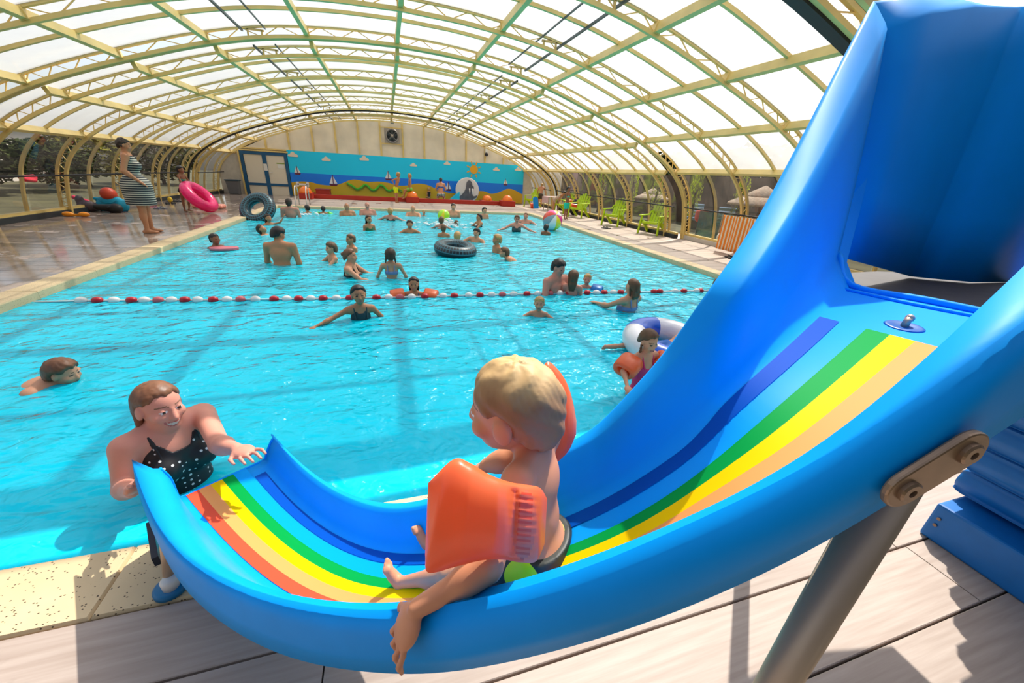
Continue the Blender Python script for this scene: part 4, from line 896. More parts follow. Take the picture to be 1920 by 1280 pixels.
        ex = []; hn = 'hair_lock'
        if st == 'bun': ex = [ELL(HT(.10, -.50, .10), (.14 * hh, .13 * hh, .14 * hh), Rh)]; hn = 'hair_bun'
        if st in ('long', 'wet'):
            for x_ in (-.18, -.06, .06, .18): ex += [RCONE(HT(x_, -.36, .05), HT(x_ * 1.15, -.40, -.50), .10 * hh, .11 * hh, .05 * hh), RCONE(HT(x_ * 1.15, -.40, -.50), HT(x_ * .9, -.36, -1.0 if st == 'long' else -.72), .11 * hh, .05 * hh, .05 * hh)]
            for s_ in (-1, 1): ex += [RCONE(HT(s_ * .31, -.10, .10), HT(s_ * .30, -.20, -.50), .07 * hh, .06 * hh, .05 * hh)]
            hn = 'long_hair'
        if st == 'pigtails': ex = [RCONE(HT(s_ * .28, -.30, .0), HT(s_ * .36, -.30, -.55), .085 * hh, .05 * hh, .03 * hh) for s_ in (-1, 1)]; hn = 'pigtails'
        if st == 'braids':
            for s_ in (-1, 1):
                for b_ in range(6): ex.append(ELL(HT(s_ * (.32 + .01 * b_), -.02 + .035 * b_, -.18 - .13 * b_), (.065 * hh, .065 * hh, .085 * hh), Rh, .015 * hh))
            hn = 'braids'
        if st == 'ponytail': ex = [RCONE(HT(0, -.46, .10), HT(0.02, -.56, -.25), .09 * hh, .08 * hh, .03 * hh), RCONE(HT(.02, -.56, -.25), HT(.04, -.46, -.62), .08 * hh, .03 * hh, .03 * hh)]; hn = 'ponytail'
        if st == 'wetback': ex = [RCONE(HT(s_ * .25, -.22, -.05), HT(s_ * .27, -.16, -.56), .085 * hh, .05 * hh, .04 * hh) for s_ in (-1, 1)] + [RCONE(HT(0, -.38, 0), HT(0, -.34, -.6), .16 * hh, .09 * hh, .05 * hh)]; hn = 'wet_hair'
        if st == 'curly':
            rc = np.random.default_rng(5); hn = 'curly_hair'
            while len(ex) < 34:
                v = _unit(rc.normal(size=3))
                if v[1] < .62 * v[2] + .12 and v[2] > -.62 and not (abs(v[0]) > .75 and v[1] > -.05 and v[2] < .2): ex.append(ELL(HT(v[0] * .33, -.06 + v[1] * .40, .08 + v[2] * .39), (.115 * hh, .12 * hh, .115 * hh), Rh, .03 * hh))
        if st in ('pigtails', 'braids'):
            m_h = len(ex) // 2
            for e_ in (ex[:m_h], ex[m_h:]): sdf_mesh(hn[:-1], e_, h, hm, root)
        elif ex: sdf_mesh(hn, ex, h, hm, root)
    up_t = Rt @ np.array([0, 0, 1.])
    def zt(X): return (X - P0) @ up_t
    def yt(X): return (X - P0) @ (Rt @ np.array([0, 1., 0]))
    for c_ in clothes:
        ty, cm = c_[0], c_[1]; INF = max(.006, .34 * h)
        if ty == 'shorts':
            ps = parts['pelvis'] + parts['thigh'] + parts['waist']
            o = sdf_mesh('swim_shorts', ps, h, cm, root, inflate=INF + .004, clip=[lambda X: zt(X) - .15 * tl])
        elif ty == 'briefs':
            sdf_mesh('bikini_bottom', parts['pelvis'] + parts['thigh'] + parts['waist'], h, cm, root, inflate=INF, clip=[lambda X: zt(X) - .14 * tl, lambda X: -zt(X) - .10 * tl])
        elif ty == 'swimsuit':
            ps = parts['pelvis'] + parts['waist'] + parts['chest'] + parts.get('bust', []) + parts['thigh']
            nl = c_[2] if len(c_) > 2 else .78
            sdf_mesh('swimsuit', ps, h, cm, root, inflate=INF, clip=[lambda X: -zt(X) - .10 * tl, lambda X: zt(X) - nl * tl + .10 * tl * np.clip(yt(X) / (.07 * B), -1, 1) * 0 - 1.4 * np.maximum(0, np.abs((X - P0) @ (Rt @ np.array([1., 0, 0]))) - .25 * cw)])
        elif ty == 'top':
            ps = parts['chest'] + parts['waist'] + parts.get('bust', [])
            sdf_mesh('bikini_top', ps, h, cm, root, inflate=INF, clip=[lambda X: zt(X) - .735 * tl, lambda X: .565 * tl - zt(X) + .05 * tl * (yt(X) < 0)])
        elif ty == 'dress':
            ps = parts['pelvis'] + parts['waist'] + parts['chest'] + parts.get('bust', []) + parts['shoulders'] + [RCONE(T(0, 0, 0), T(0, .0, -.34 * hipz * 1.05), hw * 2.1 * fr, hw * 2.0 * fr, .04)]
            sdf_mesh('dress', ps, h, cm, root, inflate=INF + .006, clip=[lambda X: zt(X) - .93 * tl + .9 * np.maximum(0, .30 * sw - np.abs((X - P0) @ (Rt @ np.array([1., 0, 0])))) * (yt(X) > 0), lambda X: np.abs((X - P0) @ (Rt @ np.array([1., 0, 0]))) - sw * .95 - 9 * (zt(X) < .6 * tl), lambda X: -zt(X) - c_[2] * hipz])
        elif ty == 'shirt':
            ps = parts['pelvis'] + parts['waist'] + parts['chest'] + parts['shoulders'] + parts.get('bust', [])
            sdf_mesh('shirt', ps, h, cm, root, inflate=INF + .006, clip=[lambda X: zt(X) - .96 * tl, lambda X: -zt(X) + .02])
        if ty in ('swimsuit', 'top') and h < .02:
            ps = []
            for s_ in (-1, 1):
                ps += [RCONE(T(s_ * .055 * B, .075 * B, .72 * tl), T(s_ * .060 * B, .030 * B, .955 * tl), .007 * B, .007 * B, .002), RCONE(T(s_ * .060 * B, .030 * B, .955 * tl), T(s_ * .05 * B, -.05 * B, .92 * tl), .007 * B, .007 * B, .002), RCONE(T(s_ * .05 * B, -.05 * B, .92 * tl), T(s_ * .045 * B, -.072 * B, .70 * tl), .007 * B, .007 * B, .002)]
            sdf_mesh('straps', ps, min(h, .006), cm, root)
    return dict(J=J, HC=HC, hh=hh, parts=parts, top=HT(0, -.05, .465)[2], T=T, HT=HT, B=B, tl=tl)
def water_person(px, py, top_y, H, kind, sex, rel, label, hair, skin='fair', clothes=(), group='swimmers in the pool', z0=None, swim=False, **kw):
    """a bather: (px, py) is the photo pixel where the body meets the water, top_y the top of the head; rel = where it faces (0 towards the camera, 90 to picture right, 180 away)"""
    p = on_z(px, py, WATER_Z); yaw = atan2(-p[1], -p[0]) + radians(rel) - pi / 2
    zt_ = on_y(px, top_y, p[1])[2]; dist = np.linalg.norm(p - EYE)
    h = min(.030, max(.0075, dist / FPX * 1.35)); kw.setdefault('h', h)
    kind_leg = (H - .133 * H)
    hf = {'adult': .138, 'teen': .147, 'child': .165, 'small': .185, 'toddler': .215}[kind]; Bq = H - hf * H * .93; hipz = (.585 if kind in ('adult', 'teen') else .56) * Bq
    below = H - (zt_ - WATER_Z)                        # how much of the upright body is under water
    hip_w = zt_ - (H - hipz)                            # hip height
    floor_z = POOL_D + .02; L = hipz * .95
    avail = hip_w - floor_z
    if 'legL' not in kw:
        if swim or avail < .12: kw['legL'] = ((-.1, -.85, -.25), (0, -1, -.12), (0, -1, -.2)); kw['legR'] = ((.1, -.9, -.12), (0, -1, -.25), (0, -1, -.2))
        else:
            cth = min(1.0, avail / L); s_ = sqrt(max(0, 1 - cth * cth)); kw['legL'] = ((-.05, s_, -cth), (0, -s_, -cth)); kw['legR'] = ((.05, s_, -cth), (0, -s_, -cth))
    root = empty('person', (p[0], p[1], hip_w - hipz), yaw, label, 'person', group)
    info = build_person(root, H=H, kind=kind, sex=sex, skin=skin, hair=hair, clothes=clothes, **kw)
    root.location.z += zt_ - (root.location.z + info['top'])
    return root, info
# ------------------------------------------------------------------ swimwear
def striped(name, c1, c2, freq, axis='Z'):
    m = mat('cloth_' + name, c1, .7); N = m.node_tree.nodes; L = m.node_tree.links; p = N['Principled BSDF']
    tc = N.new('ShaderNodeTexCoord'); w = N.new('ShaderNodeTexWave'); w.wave_type = 'BANDS'; w.bands_direction = axis; w.inputs['Scale'].default_value = freq
    L.new(tc.outputs['Object'], w.inputs[0]); cr = N.new('ShaderNodeValToRGB'); cr.color_ramp.interpolation = 'CONSTANT'
    cr.color_ramp.elements[0].color = c1; cr.color_ramp.elements[1].color = c2; cr.color_ramp.elements[1].position = .62
    L.new(w.outputs['Fac'], cr.inputs[0]); L.new(cr.outputs[0], p.inputs['Base Color']); return m
def dotted(name, c1, c2, scale, thr):
    m = mat('cloth_' + name, c1, .5); N = m.node_tree.nodes; L = m.node_tree.links; p = N['Principled BSDF']
    tc = N.new('ShaderNodeTexCoord'); v = N.new('ShaderNodeTexVoronoi'); v.inputs['Scale'].default_value = scale; v.inputs['Randomness'].default_value = .25
    L.new(tc.outputs['Object'], v.inputs['Vector']); lt = N.new('ShaderNodeMath'); lt.operation = 'LESS_THAN'; lt.inputs[1].default_value = thr; L.new(v.outputs['Distance'], lt.inputs[0])
    mx = N.new('ShaderNodeMix'); mx.data_type = 'RGBA'; L.new(lt.outputs[0], mx.inputs[0]); mx.inputs[6].default_value = c1; mx.inputs[7].default_value = c2
    L.new(mx.outputs[2], p.inputs['Base Color']); return m
C_NAVY = cloth_mat('navy', (.006, .012, .035, 1)); C_BLACK = cloth_mat('black', (.008, .008, .010, 1)); C_TEAL = cloth_mat('teal', (.0, .30, .24, 1)); C_DTEAL = cloth_mat('dark_teal', (.005, .045, .055, 1))
C_LAV = cloth_mat('lavender', (.20, .26, .48, 1)); C_YEL = cloth_mat('lime_yellow', (.72, .80, .0, 1)); C_GRN = cloth_mat('green', (.18, .55, .05, 1)); C_BEIGE = cloth_mat('beige', (.55, .40, .30, 1))
C_BLUE = cloth_mat('blue', (.0, .10, .40, 1)); C_PINK = cloth_mat('pink', (.75, .03, .16, 1)); C_BROWN = cloth_mat('brown_print', (.07, .05, .03, 1)); C_GRN2 = cloth_mat('dark_green', (.01, .12, .04, 1)); C_AQUA = cloth_mat('aqua', (.0, .55, .42, 1))
C_DRESS = striped('navy_white_stripe', (.006, .014, .022, 1), (.52, .50, .42, 1), 7.5)
C_DOTS = dotted('black_white_dots', (.008, .008, .010, 1), (.75, .75, .75, 1), 32, .21)
C_FLOR = dotted('floral', (.02, .10, .10, 1), (.55, .55, .50, 1), 14, .42)
ORANGE = mat('armband_orange', (1.0, .23, .075, 1), .32, coat=.2, trans=.42); GREENB = mat('armband_green', (.12, .75, .08, 1), .35); BLUEB = mat('armband_blue', (.0, .18, .60, 1), .35)
CROSS = (((-.25, .35, -1), (.85, .55, .30)), ((.25, .35, -1), (-.85, .55, .30)))     # hands held together on the chest
FWD = (((-.25, .75, -.6), (.1, 1, -.1)), ((.25, .75, -.6), (-.1, 1, -.1)))
OUT_ = (((-.9, .35, -.45), (-.6, .75, -.1)), ((.9, .35, -.45), (.6, .75, -.1)))
W = water_person
W(546, 407, 373, 1.78, 'adult', 'm', 172, 'pale man with dark hair standing at the pool corner, back to the camera', ('short', 'dark'), 'pink', [('shorts', C_NAVY)])
W(577, 399, 385, 1.25, 'child', 'm', 215, 'dark haired child splashing low beside the pool ladder', ('short', 'black'), 'tan', [('shorts', C_BLUE)], armL=OUT_[0], armR=OUT_[1])
ga, gi = W(607, 400, 387, 1.15, 'child', 'm', 180, 'dark haired child with lime green armbands near the far edge', ('short', 'black'), 'tan', [('shorts', C_GRN)], armL=OUT_[0], armR=OUT_[1])
W(652, 404, 381, 1.76, 'adult', 'm', 12, 'bald man holding his hands together at the far pool edge', ('bald', ''), 'tan', [('shorts', C_NAVY)], armL=CROSS[0], armR=CROSS[1])
W(690, 403, 379, 1.80, 'adult', 'm', 4, 'heavy sunburnt bald man with folded arms at the far pool edge', ('bald', ''), 'pink', [('shorts', C_BLACK)], armL=CROSS[0], armR=CROSS[1], fat=1.2)
W(733, 413, 390, 1.68, 'adult', 'f', 170, 'woman with short fair hair and black swimsuit, back turned, far pool', ('short', 'blond'), 'pink', [('swimsuit', C_BLACK)], armL=OUT_[0], armR=OUT_[1])
W(775, 405, 385, 1.76, 'adult', 'm', -6, 'stubbled bald man chest deep beside a small child', ('bald', ''), 'fair', [('shorts', C_NAVY)], armL=FWD[0], armR=FWD[1])
W(795, 405, 394, 1.0, 'small', 'm', 10, 'small fair headed child next to the stubbled bald man', ('crop', 'blond'), 'fair', [('shorts', C_BLUE)])
W(693, 432, 404, 1.35, 'child', 'f', 25, 'girl with long dark hair and green swimsuit standing waist deep', ('long', 'dark'), 'tan', [('swimsuit', C_GRN2)])
W(769, 436, 413, 1.55, 'teen', 'f', 3, 'woman with tied back dark hair facing the camera, far pool middle', ('short', 'dark'), 'tan', [('swimsuit', C_BLACK)], armL=OUT_[0], armR=OUT_[1])
W(406, 464, 438, 1.35, 'child', 'm', 35, 'boy with cropped black hair near the left pool edge', ('crop', 'black'), 'brown', [('shorts', C_NAVY)])
W(517, 441, 425, 1.35, 'child', 'm', 60, 'boy floating on his back behind the tanned man', ('short', 'dark'), 'tan', [('shorts', C_NAVY)], swim=True, head=(0, -.7, 0), armL=((-.8, -.5, -.1), (-.9, -.3, .05)), armR=((.9, .1, -.2), (.9, .3, 0)), lean=-.6)
W(527, 497, 429, 1.76, 'adult', 'm', 158, 'tanned man with bare back and bowed head standing waist deep', ('short', 'black'), 'tan', [('shorts', C_NAVY)], lean=.18, head=(-.7, .45, 0), armL=((-.2, .35, -1), (.1, .75, -.7)), armR=((.20, .18, -1), (-.1, .5, -.9)))
W(624, 491, 455, 1.3, 'child', 'm', -70, 'fair haired boy looking left, arms out under water', ('short', 'brown'), 'fair', [('shorts', C_NAVY)], armL=FWD[0], armR=FWD[1])
W(660, 471, 439, 1.35, 'child', 'm', -62, 'boy with cropped brown hair standing behind the woman with a bun', ('crop', 'brown'), 'tan', [('shorts', C_GRN2)])
W(660, 516, 467, 1.66, 'adult', 'f', 72, 'woman with auburn bun reaching out to the girl with pigtails', ('bun', 'auburn'), 'fair', [('top', C_BLACK), ('briefs', C_BLACK)], armL=((-.15, .75, -.55), (.0, 1, -.10)), armR=((.2, .8, -.55), (-.05, 1, -.12)), head=(0, .05, 0))
W(735, 521, 466, 1.3, 'child', 'f', 176, 'girl with dark pigtails and lavender bikini, back to the camera', ('pigtails', 'dark'), 'fair', [('top', C_LAV), ('briefs', C_LAV)], armL=((-.5, .15, -1), (.1, .45, -1)), armR=((.5, .15, -1), (-.1, .45, -1)))
ob_, oi = W(777, 553, 520, 1.2, 'child', 'f', -4, 'girl with wet dark hair wearing two orange armbands by the rope', ('wet', 'black'), 'tan', [('swimsuit', C_BLUE)], armL=((-1, .2, -.12), (-.55, .8, -.2)), armR=((1, .2, -.12), (.55, .8, -.2)))
W(677, 596, 536, 1.35, 'child', 'f', 4, 'dark haired girl with spread arms in front of the lane rope', ('ponytail', 'black'), 'tan', [('swimsuit', C_DTEAL, .84)], armL=((-.75, .1, -.9), (-.1, .75, -.65)), armR=((.95, .35, -.35), (.9, .5, -.22)), head=(.05, -.05, .05))
W(850, 407, 382, 1.8, 'adult', 'm', 3, 'broad shouldered dark haired man at the far edge behind the lime ball', ('short', 'dark'), 'fair', [('shorts', C_NAVY)])
W(828, 429, 407, 1.3, 'child', 'm', 168, 'brown haired child in the splash under the lime ball', ('short', 'brown'), 'pink', [('shorts', C_NAVY)], armL=OUT_[0], armR=OUT_[1])
W(856, 424, 413, 1.2, 'child', 'm', 150, 'child with only the head above water in the splash', ('crop', 'brown'), 'pink', [('shorts', C_BLUE)])
W(832, 444, 421, 1.3, 'child', 'm', 172, 'child with cropped brown hair, back turned, behind the floating tube', ('crop', 'brown'), 'tan', [('shorts', C_NAVY)])
W(858, 458, 435, 1.3, 'child', 'm', 160, 'fair haired boy sitting in the floating black tube', ('short', 'blond'), 'fair', [('shorts', C_BLUE)])
W(889, 453, 428, 1.5, 'teen', 'm', -25, 'laughing dark haired boy right behind the floating black tube', ('short', 'black'), 'fair', [('shorts', C_NAVY)], armR=((.6, .5, -.5), (.3, .9, .0)), armL=((-.7, .4, -.6), (.1, .9, -.2)), roll=-.12)
W(898, 425, 401, 1.62, 'adult', 'f', -65, 'woman with dark ponytail seen from the side, far pool', ('ponytail', 'black'), 'tan', [('swimsuit', C_BLACK)], armL=FWD[0], armR=FWD[1])
W(908, 410, 389, 1.4, 'child', 'm', 20, 'dark haired boy near the far edge behind the woman with ponytail', ('short', 'black'), 'fair', [('shorts', C_NAVY)])
W(968, 434, 404, 1.66, 'adult', 'f', 2, 'auburn haired woman in dark swimsuit with arms spread, far right', ('short', 'auburn'), 'pink', [('swimsuit', C_DTEAL)], armL=OUT_[0], armR=OUT_[1])
W(985, 419, 399, 1.76, 'adult', 'm', -5, 'man with cropped reddish hair in the far right pool corner', ('crop', 'auburn'), 'pink', [('shorts', C_NAVY)], armL=OUT_[0], armR=OUT_[1])
W(1023, 440, 421, 1.2, 'child', 'm', 165, 'dark haired child below the colourful beach ball', ('short', 'black'), 'brown', [('shorts', C_NAVY)])
W(931, 473, 440, 1.4, 'child', 'm', -65, 'boy with blond fringe looking left, shoulders above water', ('short', 'blond'), 'tan', [('shorts', C_NAVY)])
W(986, 488, 466, 1.35, 'child', 'm', -80, 'brown haired boy swimming left with his back at the surface', ('short', 'brown'), 'fair', [('shorts', C_BLUE)], swim=True, lean=1.05, head=(0, -.1, 0), armL=((-.4, .6, -.8), (0, 1, -.2)), armR=((.4, .6, -.8), (0, 1, -.2)))
W(1036, 545, 486, 1.8, 'adult', 'm', 50, 'dark haired man with bare chest looking down at two children', ('short', 'black'), 'pink', [('shorts', C_NAVY)], lean=.1, head=(0, .28, 0), armL=((-.3, .5, -.9), (.4, .8, -.2)), armR=((.35, .35, -1), (-.3, .9, -.3)))
W(1071, 551, 507, 1.25, 'child', 'f', 178, 'girl with long wet blond hair facing the dark haired man', ('long', 'brown'), 'pink', [('briefs', C_PINK)])
sa, si_ = W(1099, 539, 514, .98, 'small', 'm', -3, 'small blond child with a blue armband by the lane rope', ('crop', 'blond'), 'pink', [('shorts', C_BLUE)], armL=((-1, .2, -.15), (-.55, .8, -.2)))
W(1178, 582, 524, 1.5, 'teen', 'f', -128, 'girl with wet light brown hair, back turned, right of the rope', ('wet', 'brown'), 'fair', [('top', C_LAV), ('briefs', C_LAV)], armL=((-.3, .8, -.5), (0, 1, -.1)), armR=((.3, .5, -.8), (0, .9, -.3)))
W(1009, 592, 557, 1.0, 'small', 'm', 0, 'small blond boy facing the camera, only head above water', ('crop', 'blond'), 'fair', [('shorts', C_NAVY)], armL=OUT_[0], armR=OUT_[1])
W(1343, 548, 522, 1.3, 'child', 'f', 150, 'child half hidden behind the slide at the right pool edge', ('long', 'brown'), 'fair', [('swimsuit', C_BLUE)])
W(-28, 715, 676, 1.5, 'teen', 'm', 40, 'swimmer under water at the left edge of the picture', ('short', 'auburn'), 'fair', [('shorts', C_NAVY)], swim=True, lean=1.2, head=(0, .2, 0), armL=((-.2, 1, -.35), (0, 1, -.45)), armR=((.4, .9, -.4), (.3, 1, -.5)))
gb, gbi = W(1197, 726, 622, 1.15, 'child', 'f', 48, 'girl with brown braids and orange armbands behind the slide', ('braids', 'brown'), 'fair', [('swimsuit', C_PINK, .70)], h=.0075, head=(-.05, .25, .05), armL=((-.55, .5, -.7), (.1, 1, -.2)), armR=((.85, .35, -.30), (.4, .8, -.3)))

# the woman standing in the water by the slide exit; her hands are placed where the photo shows them
_at = lambda x, y, d: EYE + ray(x, y) * d
_wp = on_z(343, 897, WATER_Z); _wy = atan2(-_wp[1], -_wp[0]) + radians(16) - pi / 2
_wz = on_y(343, 713, _wp[1])[2] - 1.70
_lw = lambda P: Rz(-_wy) @ (np.array(P) - np.array([_wp[0], _wp[1], _wz]))
wr_, wi = W(343, 897, 713, 1.70, 'adult', 'f', 16, 'smiling woman in black dotted swimsuit in the water beside the slide exit', ('wetback', 'auburn'), 'pink', [('swimsuit', C_DOTS, .80)], h=.0062, fat=1.12, mouth='smile', head=(.16, .08, -.10), lean=.05, head_s=1.08,
    ptsL=(_lw(_at(414, 842, 1.86)), _lw(_at(447, 852, 1.68)), _lw(_at(474, 862, 1.62))), ptsR=(_lw(_at(236, 925, 1.83)), _lw(_at(252, 930, 1.64)), _lw(_at(268, 905, 1.58))))

# ------------------------------------------------------------------ people on the deck
def S(px, py, top_y, kind, sex, rel, label, hair, skin, clothes, ground=0.0, group='people on the deck', Hf=1.0, **kw):
    p = on_z(px, py, ground); yaw = atan2(-p[1], -p[0]) + radians(rel) - pi / 2; zt_ = on_y(px, top_y, p[1])[2]; H = (zt_ - ground) * Hf
    kw.setdefault('h', min(.026, max(.0075, np.linalg.norm(p - EYE) / FPX * 1.25)))
    root = empty('person', p, yaw, label, 'person', group); info = build_person(root, H=H, kind=kind, sex=sex, hair=hair, skin=skin, clothes=clothes, **kw); return root, info
S(283, 436, 264, 'adult', 'f', 82, 'woman in navy striped dress standing on the left deck', ('curly', 'dark'), 'tan', [('dress', C_DRESS, .38)], h=.0115, fat=1.12, armR=((.35, -.28, -1), (-.12, .75, -.75)), armL=((-.45, -.55, -.8), (.25, .75, -.6)), head=(-.1, .22, 0), legL=((0, .06, -1), (0, -.02, -1)), legR=((0, -.02, -1), (0, -.06, -1)))
gr_, gri = S(354, 397, 312, 'child', 'f', 52, 'girl in teal bikini holding a pink swim ring', ('short', 'black'), 'brown', [('top', C_TEAL), ('briefs', C_BLACK)], armL=((-.2, .5, -.8), (.25, .7, -.65)), armR=((.2, .55, -.8), (-.1, .7, -.6)), lean=.16, legL=((0, .12, -1), (0, -.25, -1)), legR=((0, -.1, -1), (0, -.1, -1)))
S(744, 380, 322, 'child', 'm', 62, 'boy in lime yellow shorts standing by the splash pool', ('short', 'blond'), 'tan', [('shorts', C_YEL)], lean=.30, head=(0, .3, 0), armL=((-.4, -.6, -.7), (.2, .4, -.8)), armR=((.4, -.7, -.6), (-.3, .5, -.7)))
p_ = np.array([1.08, 20.98, .40]); r_ = empty('person', (p_[0], p_[1], 0), radians(100), 'boy in green shorts sitting on the middle orange dome', 'person', 'people on the deck')
build_person(r_, H=1.32, kind='child', sex='m', hip_z=.62, hair=('short', 'blond'), skin='tan', clothes=[('shorts', C_GRN)], h=.024, legL=((-.15, .95, -.15), (0, .25, -1)), legR=((.15, .75, -.45), (0, .1, -1)), armL=((-.3, .1, -1), (0, .2, -1)), armR=((.3, .1, -1), (0, .3, -1)), head=(.6, .1, 0))
p_ = on_z(827, 379, .03); r_ = empty('person', (p_[0], p_[1], .08), radians(-6), 'dark haired woman in floral bikini kneeling at the splash pool, back turned', 'person', 'people on the deck')
build_person(r_, H=1.66, kind='adult', sex='f', hip_z=.30, hair=('short', 'black'), skin='fair', clothes=[('top', C_BLUE), ('briefs', C_FLOR)], h=.026, fat=1.15, legL=((-.2, 1, -.30), (0, -.95, -.22)), legR=((.2, 1, -.30), (0, -.95, -.22)), armL=((-.35, .3, -1), (.2, .9, -.3)), armR=((.35, .3, -1), (-.2, .9, -.3)), head=(0, .35, 0))
p_ = on_z(806, 374, .10); r_ = empty('person', (p_[0], p_[1] + .5, .05), radians(20), 'toddler in black swimwear sitting in the splash pool', 'person', 'people on the deck')
build_person(r_, H=.88, kind='toddler', sex='m', hip_z=.14, hair=('crop', 'blond'), skin='fair', clothes=[('shirt', C_BLACK)], h=.024, legL=((-.3, 1, 0), (0, 1, -.1)), legR=((.3, 1, 0), (0, 1, -.1)))
S(1012, 389, 346, 'adult', 'm', 172, 'bare chested blond man in brown shorts standing at the lime chairs', ('short', 'blond'), 'fair', [('shorts', C_BROWN)], Hf=1.08, lean=.35, armL=((-.3, .5, -.8), (0, .9, -.4)), armR=((.3, .5, -.8), (0, .9, -.4)), legL=((-.1, .05, -1), (0, -.05, -1)))
S(1037, 401, 358, 'adult', 'f', 75, 'dark haired woman in beige swimsuit bending forward beside the pool', ('ponytail', 'black'), 'tan', [('swimsuit', C_BEIGE, .85)], Hf=1.28, lean=1.05, head=(0, .9, 0), armL=((-.1, .5, -1), (0, .7, -.7)), armR=((.1, .5, -1), (0, .7, -.7)), legL=((0, -.12, -1), (0, -.15, -1)), legR=((0, .1, -1), (0, -.1, -1)))
S(1060, 411, 350, 'child', 'f', 55, 'girl in aqua top and shorts walking at the pool edge', ('ponytail', 'black'), 'brown', [('top', C_AQUA), ('shorts', C_AQUA)], armR=((.25, .4, -.9), (-.1, .9, .1)), armL=((-.25, .2, -1), (0, .8, -.3)), head=(0, .3, 0))
# ------------------------------------------------------------------ the little boy sliding, and the child waiting on the platform
SHORTB = dotted('black_lime', (.015, .02, .015, 1), (.55, .75, .0, 1), 9, .42)
b_yaw = radians(48); b_H = .82
HAIRT = mat('hair_toddler', (.62, .38, .15, 1), .6); _N = HAIRT.node_tree.nodes; _L = HAIRT.node_tree.links
_tc = _N.new('ShaderNodeTexCoord'); _sx = _N.new('ShaderNodeSeparateXYZ'); _no = _N.new('ShaderNodeTexNoise'); _no.inputs['Scale'].default_value = 22; _ad = _N.new('ShaderNodeMath'); _ad.operation = 'MULTIPLY_ADD'; _ad.inputs[1].default_value = .05
_cr = _N.new('ShaderNodeValToRGB'); _L.new(_tc.outputs['Object'], _sx.inputs[0]); _L.new(_tc.outputs['Object'], _no.inputs['Vector']); _L.new(_no.outputs['Fac'], _ad.inputs[0]); _L.new(_sx.outputs['Z'], _ad.inputs[2])
_mr = _N.new('ShaderNodeMapRange'); _mr.inputs['From Min'].default_value = .33; _mr.inputs['From Max'].default_value = .52; _L.new(_ad.outputs[0], _mr.inputs[0]); _L.new(_mr.outputs[0], _cr.inputs[0])
_cr.color_ramp.elements[0].color = (.40, .17, .075, 1); _cr.color_ramp.elements[1].color = (.62, .40, .17, 1); _cr.color_ramp.elements[1].position = .75; _e = _cr.color_ramp.elements.new(.45); _e.color = (.30, .15, .06, 1)
_L.new(_cr.outputs[0], _N['Principled BSDF'].inputs['Base Color'])                    # shorter, darker hair at the sides, blond on top
b_root = empty('person', (.285, .548, .775), b_yaw, 'toddler with wet fair hair and orange armbands sitting on the slide', 'person')
def to_local(v, yaw): return Rz(-yaw) @ np.array(v, float)
bL = lambda v: tuple(to_local(v, b_yaw))
# measured places: shoulder, elbow, wrist, hand of the near arm
def at(x, y, dist): return EYE + ray(x, y) * dist
toL = lambda P: to_local(np.array(P) - np.array(b_root.location), b_yaw)
el_, wr2, kn_ = at(915, 1062, .635), at(782, 1140, .640), at(742, 1215, .655)
er_, wr3, kn3 = at(950, 862, .86), at(912, 872, .88), at(893, 890, .90)
b_head = (.12, .16, -.10)
binfo = build_person(b_root, H=b_H, kind='toddler', sex='m', hip_z=.0, lean=.20, skin='toddler', hair=('crop', 'blond'), hair_mat=HAIRT, clothes=[('shorts', SHORTB)], h=.0042, head=b_head, hand_s=1.65, head_s=1.22, head_fwd=.035, arm_r=1.30, fat=1.12,
    arm_s=1.3, leg_s=1.42, ptsL=(toL(el_), toL(wr2), toL(kn_)), ptsR=(toL(er_), toL(wr3), toL(kn3)),
    legL=((-.10, .92, -.62), (.02, .80, -.72), (-.05, .55, .75)), legR=((.16, .92, -.60), (.0, .80, -.72), (.05, .55, .75)))
if 'PRINT' in globals() or True:
    def pix(P):
        q = RC @ (np.array(P) - EYE); return np.round([960 + FPX * q[0] / q[2], 640 + FPX * q[1] / q[2], q[2]], 2)
    M_ = lambda p: np.array(b_root.location) + Rz(b_yaw) @ p
    for k, v in binfo['J'].items(): print('BOY', k, pix(M_(v)))
    print('BOY head', pix(M_(binfo['HC'])), 'top', pix(M_(binfo['HT'](0, 0, .46))), 'pelvis', pix(M_(np.zeros(3))))
def pillow(name, outline_top, outline_bot, dist, thick, cols, mats_, parent, creases=None):
    """an inflated cushion: two seamed sheets between a top and a bottom edge line (photo pixels at the given distances)"""
    A = catmull(outline_top, 9); B_ = catmull(outline_bot, 9); n = len(A); m = 31
    F = np.zeros((n, m, 3)); Bk = np.zeros((n, m, 3)); mi = []
    for i in range(n):
        u = i / (n - 1); d0 = np.interp(u, *dist)
        for j in range(m):
            v = j / (m - 1); px_ = A[i] * (1 - v) + B_[i] * v; P = EYE + ray(*px_) * d0; vd = _unit(ray(*px_))
            t = np.interp(u, *thick) * (max(0, 1 - (2 * v - 1) ** 2) ** .55) * (max(0, 1 - (2 * u - 1) ** 8) ** .5)
            if creases: t += creases(u, v)
            F[i, j] = P - vd * t; Bk[i, j] = P + vd * t * .9
    q = MB(); q.grid(F); k = len(q.f); q.grid(Bk[:, ::-1])
    q.m = [cols((f // (m - 1)) / (n - 1), (f % (m - 1)) / (m - 1)) if f < k else 0 for f in range(len(q.f))]
    o = q.build(name, mats_, None, smooth=True); o.parent = parent
    o.matrix_parent_inverse = Matrix.LocRotScale(parent.location, parent.rotation_euler, None).inverted()
    return o
ORANGE_D = mat('armband_print', (.85, .08, .02, 1), .35, trans=.2); ORANGE_P = mat('armband_band', (.90, .16, .07, 1), .4, trans=.2)
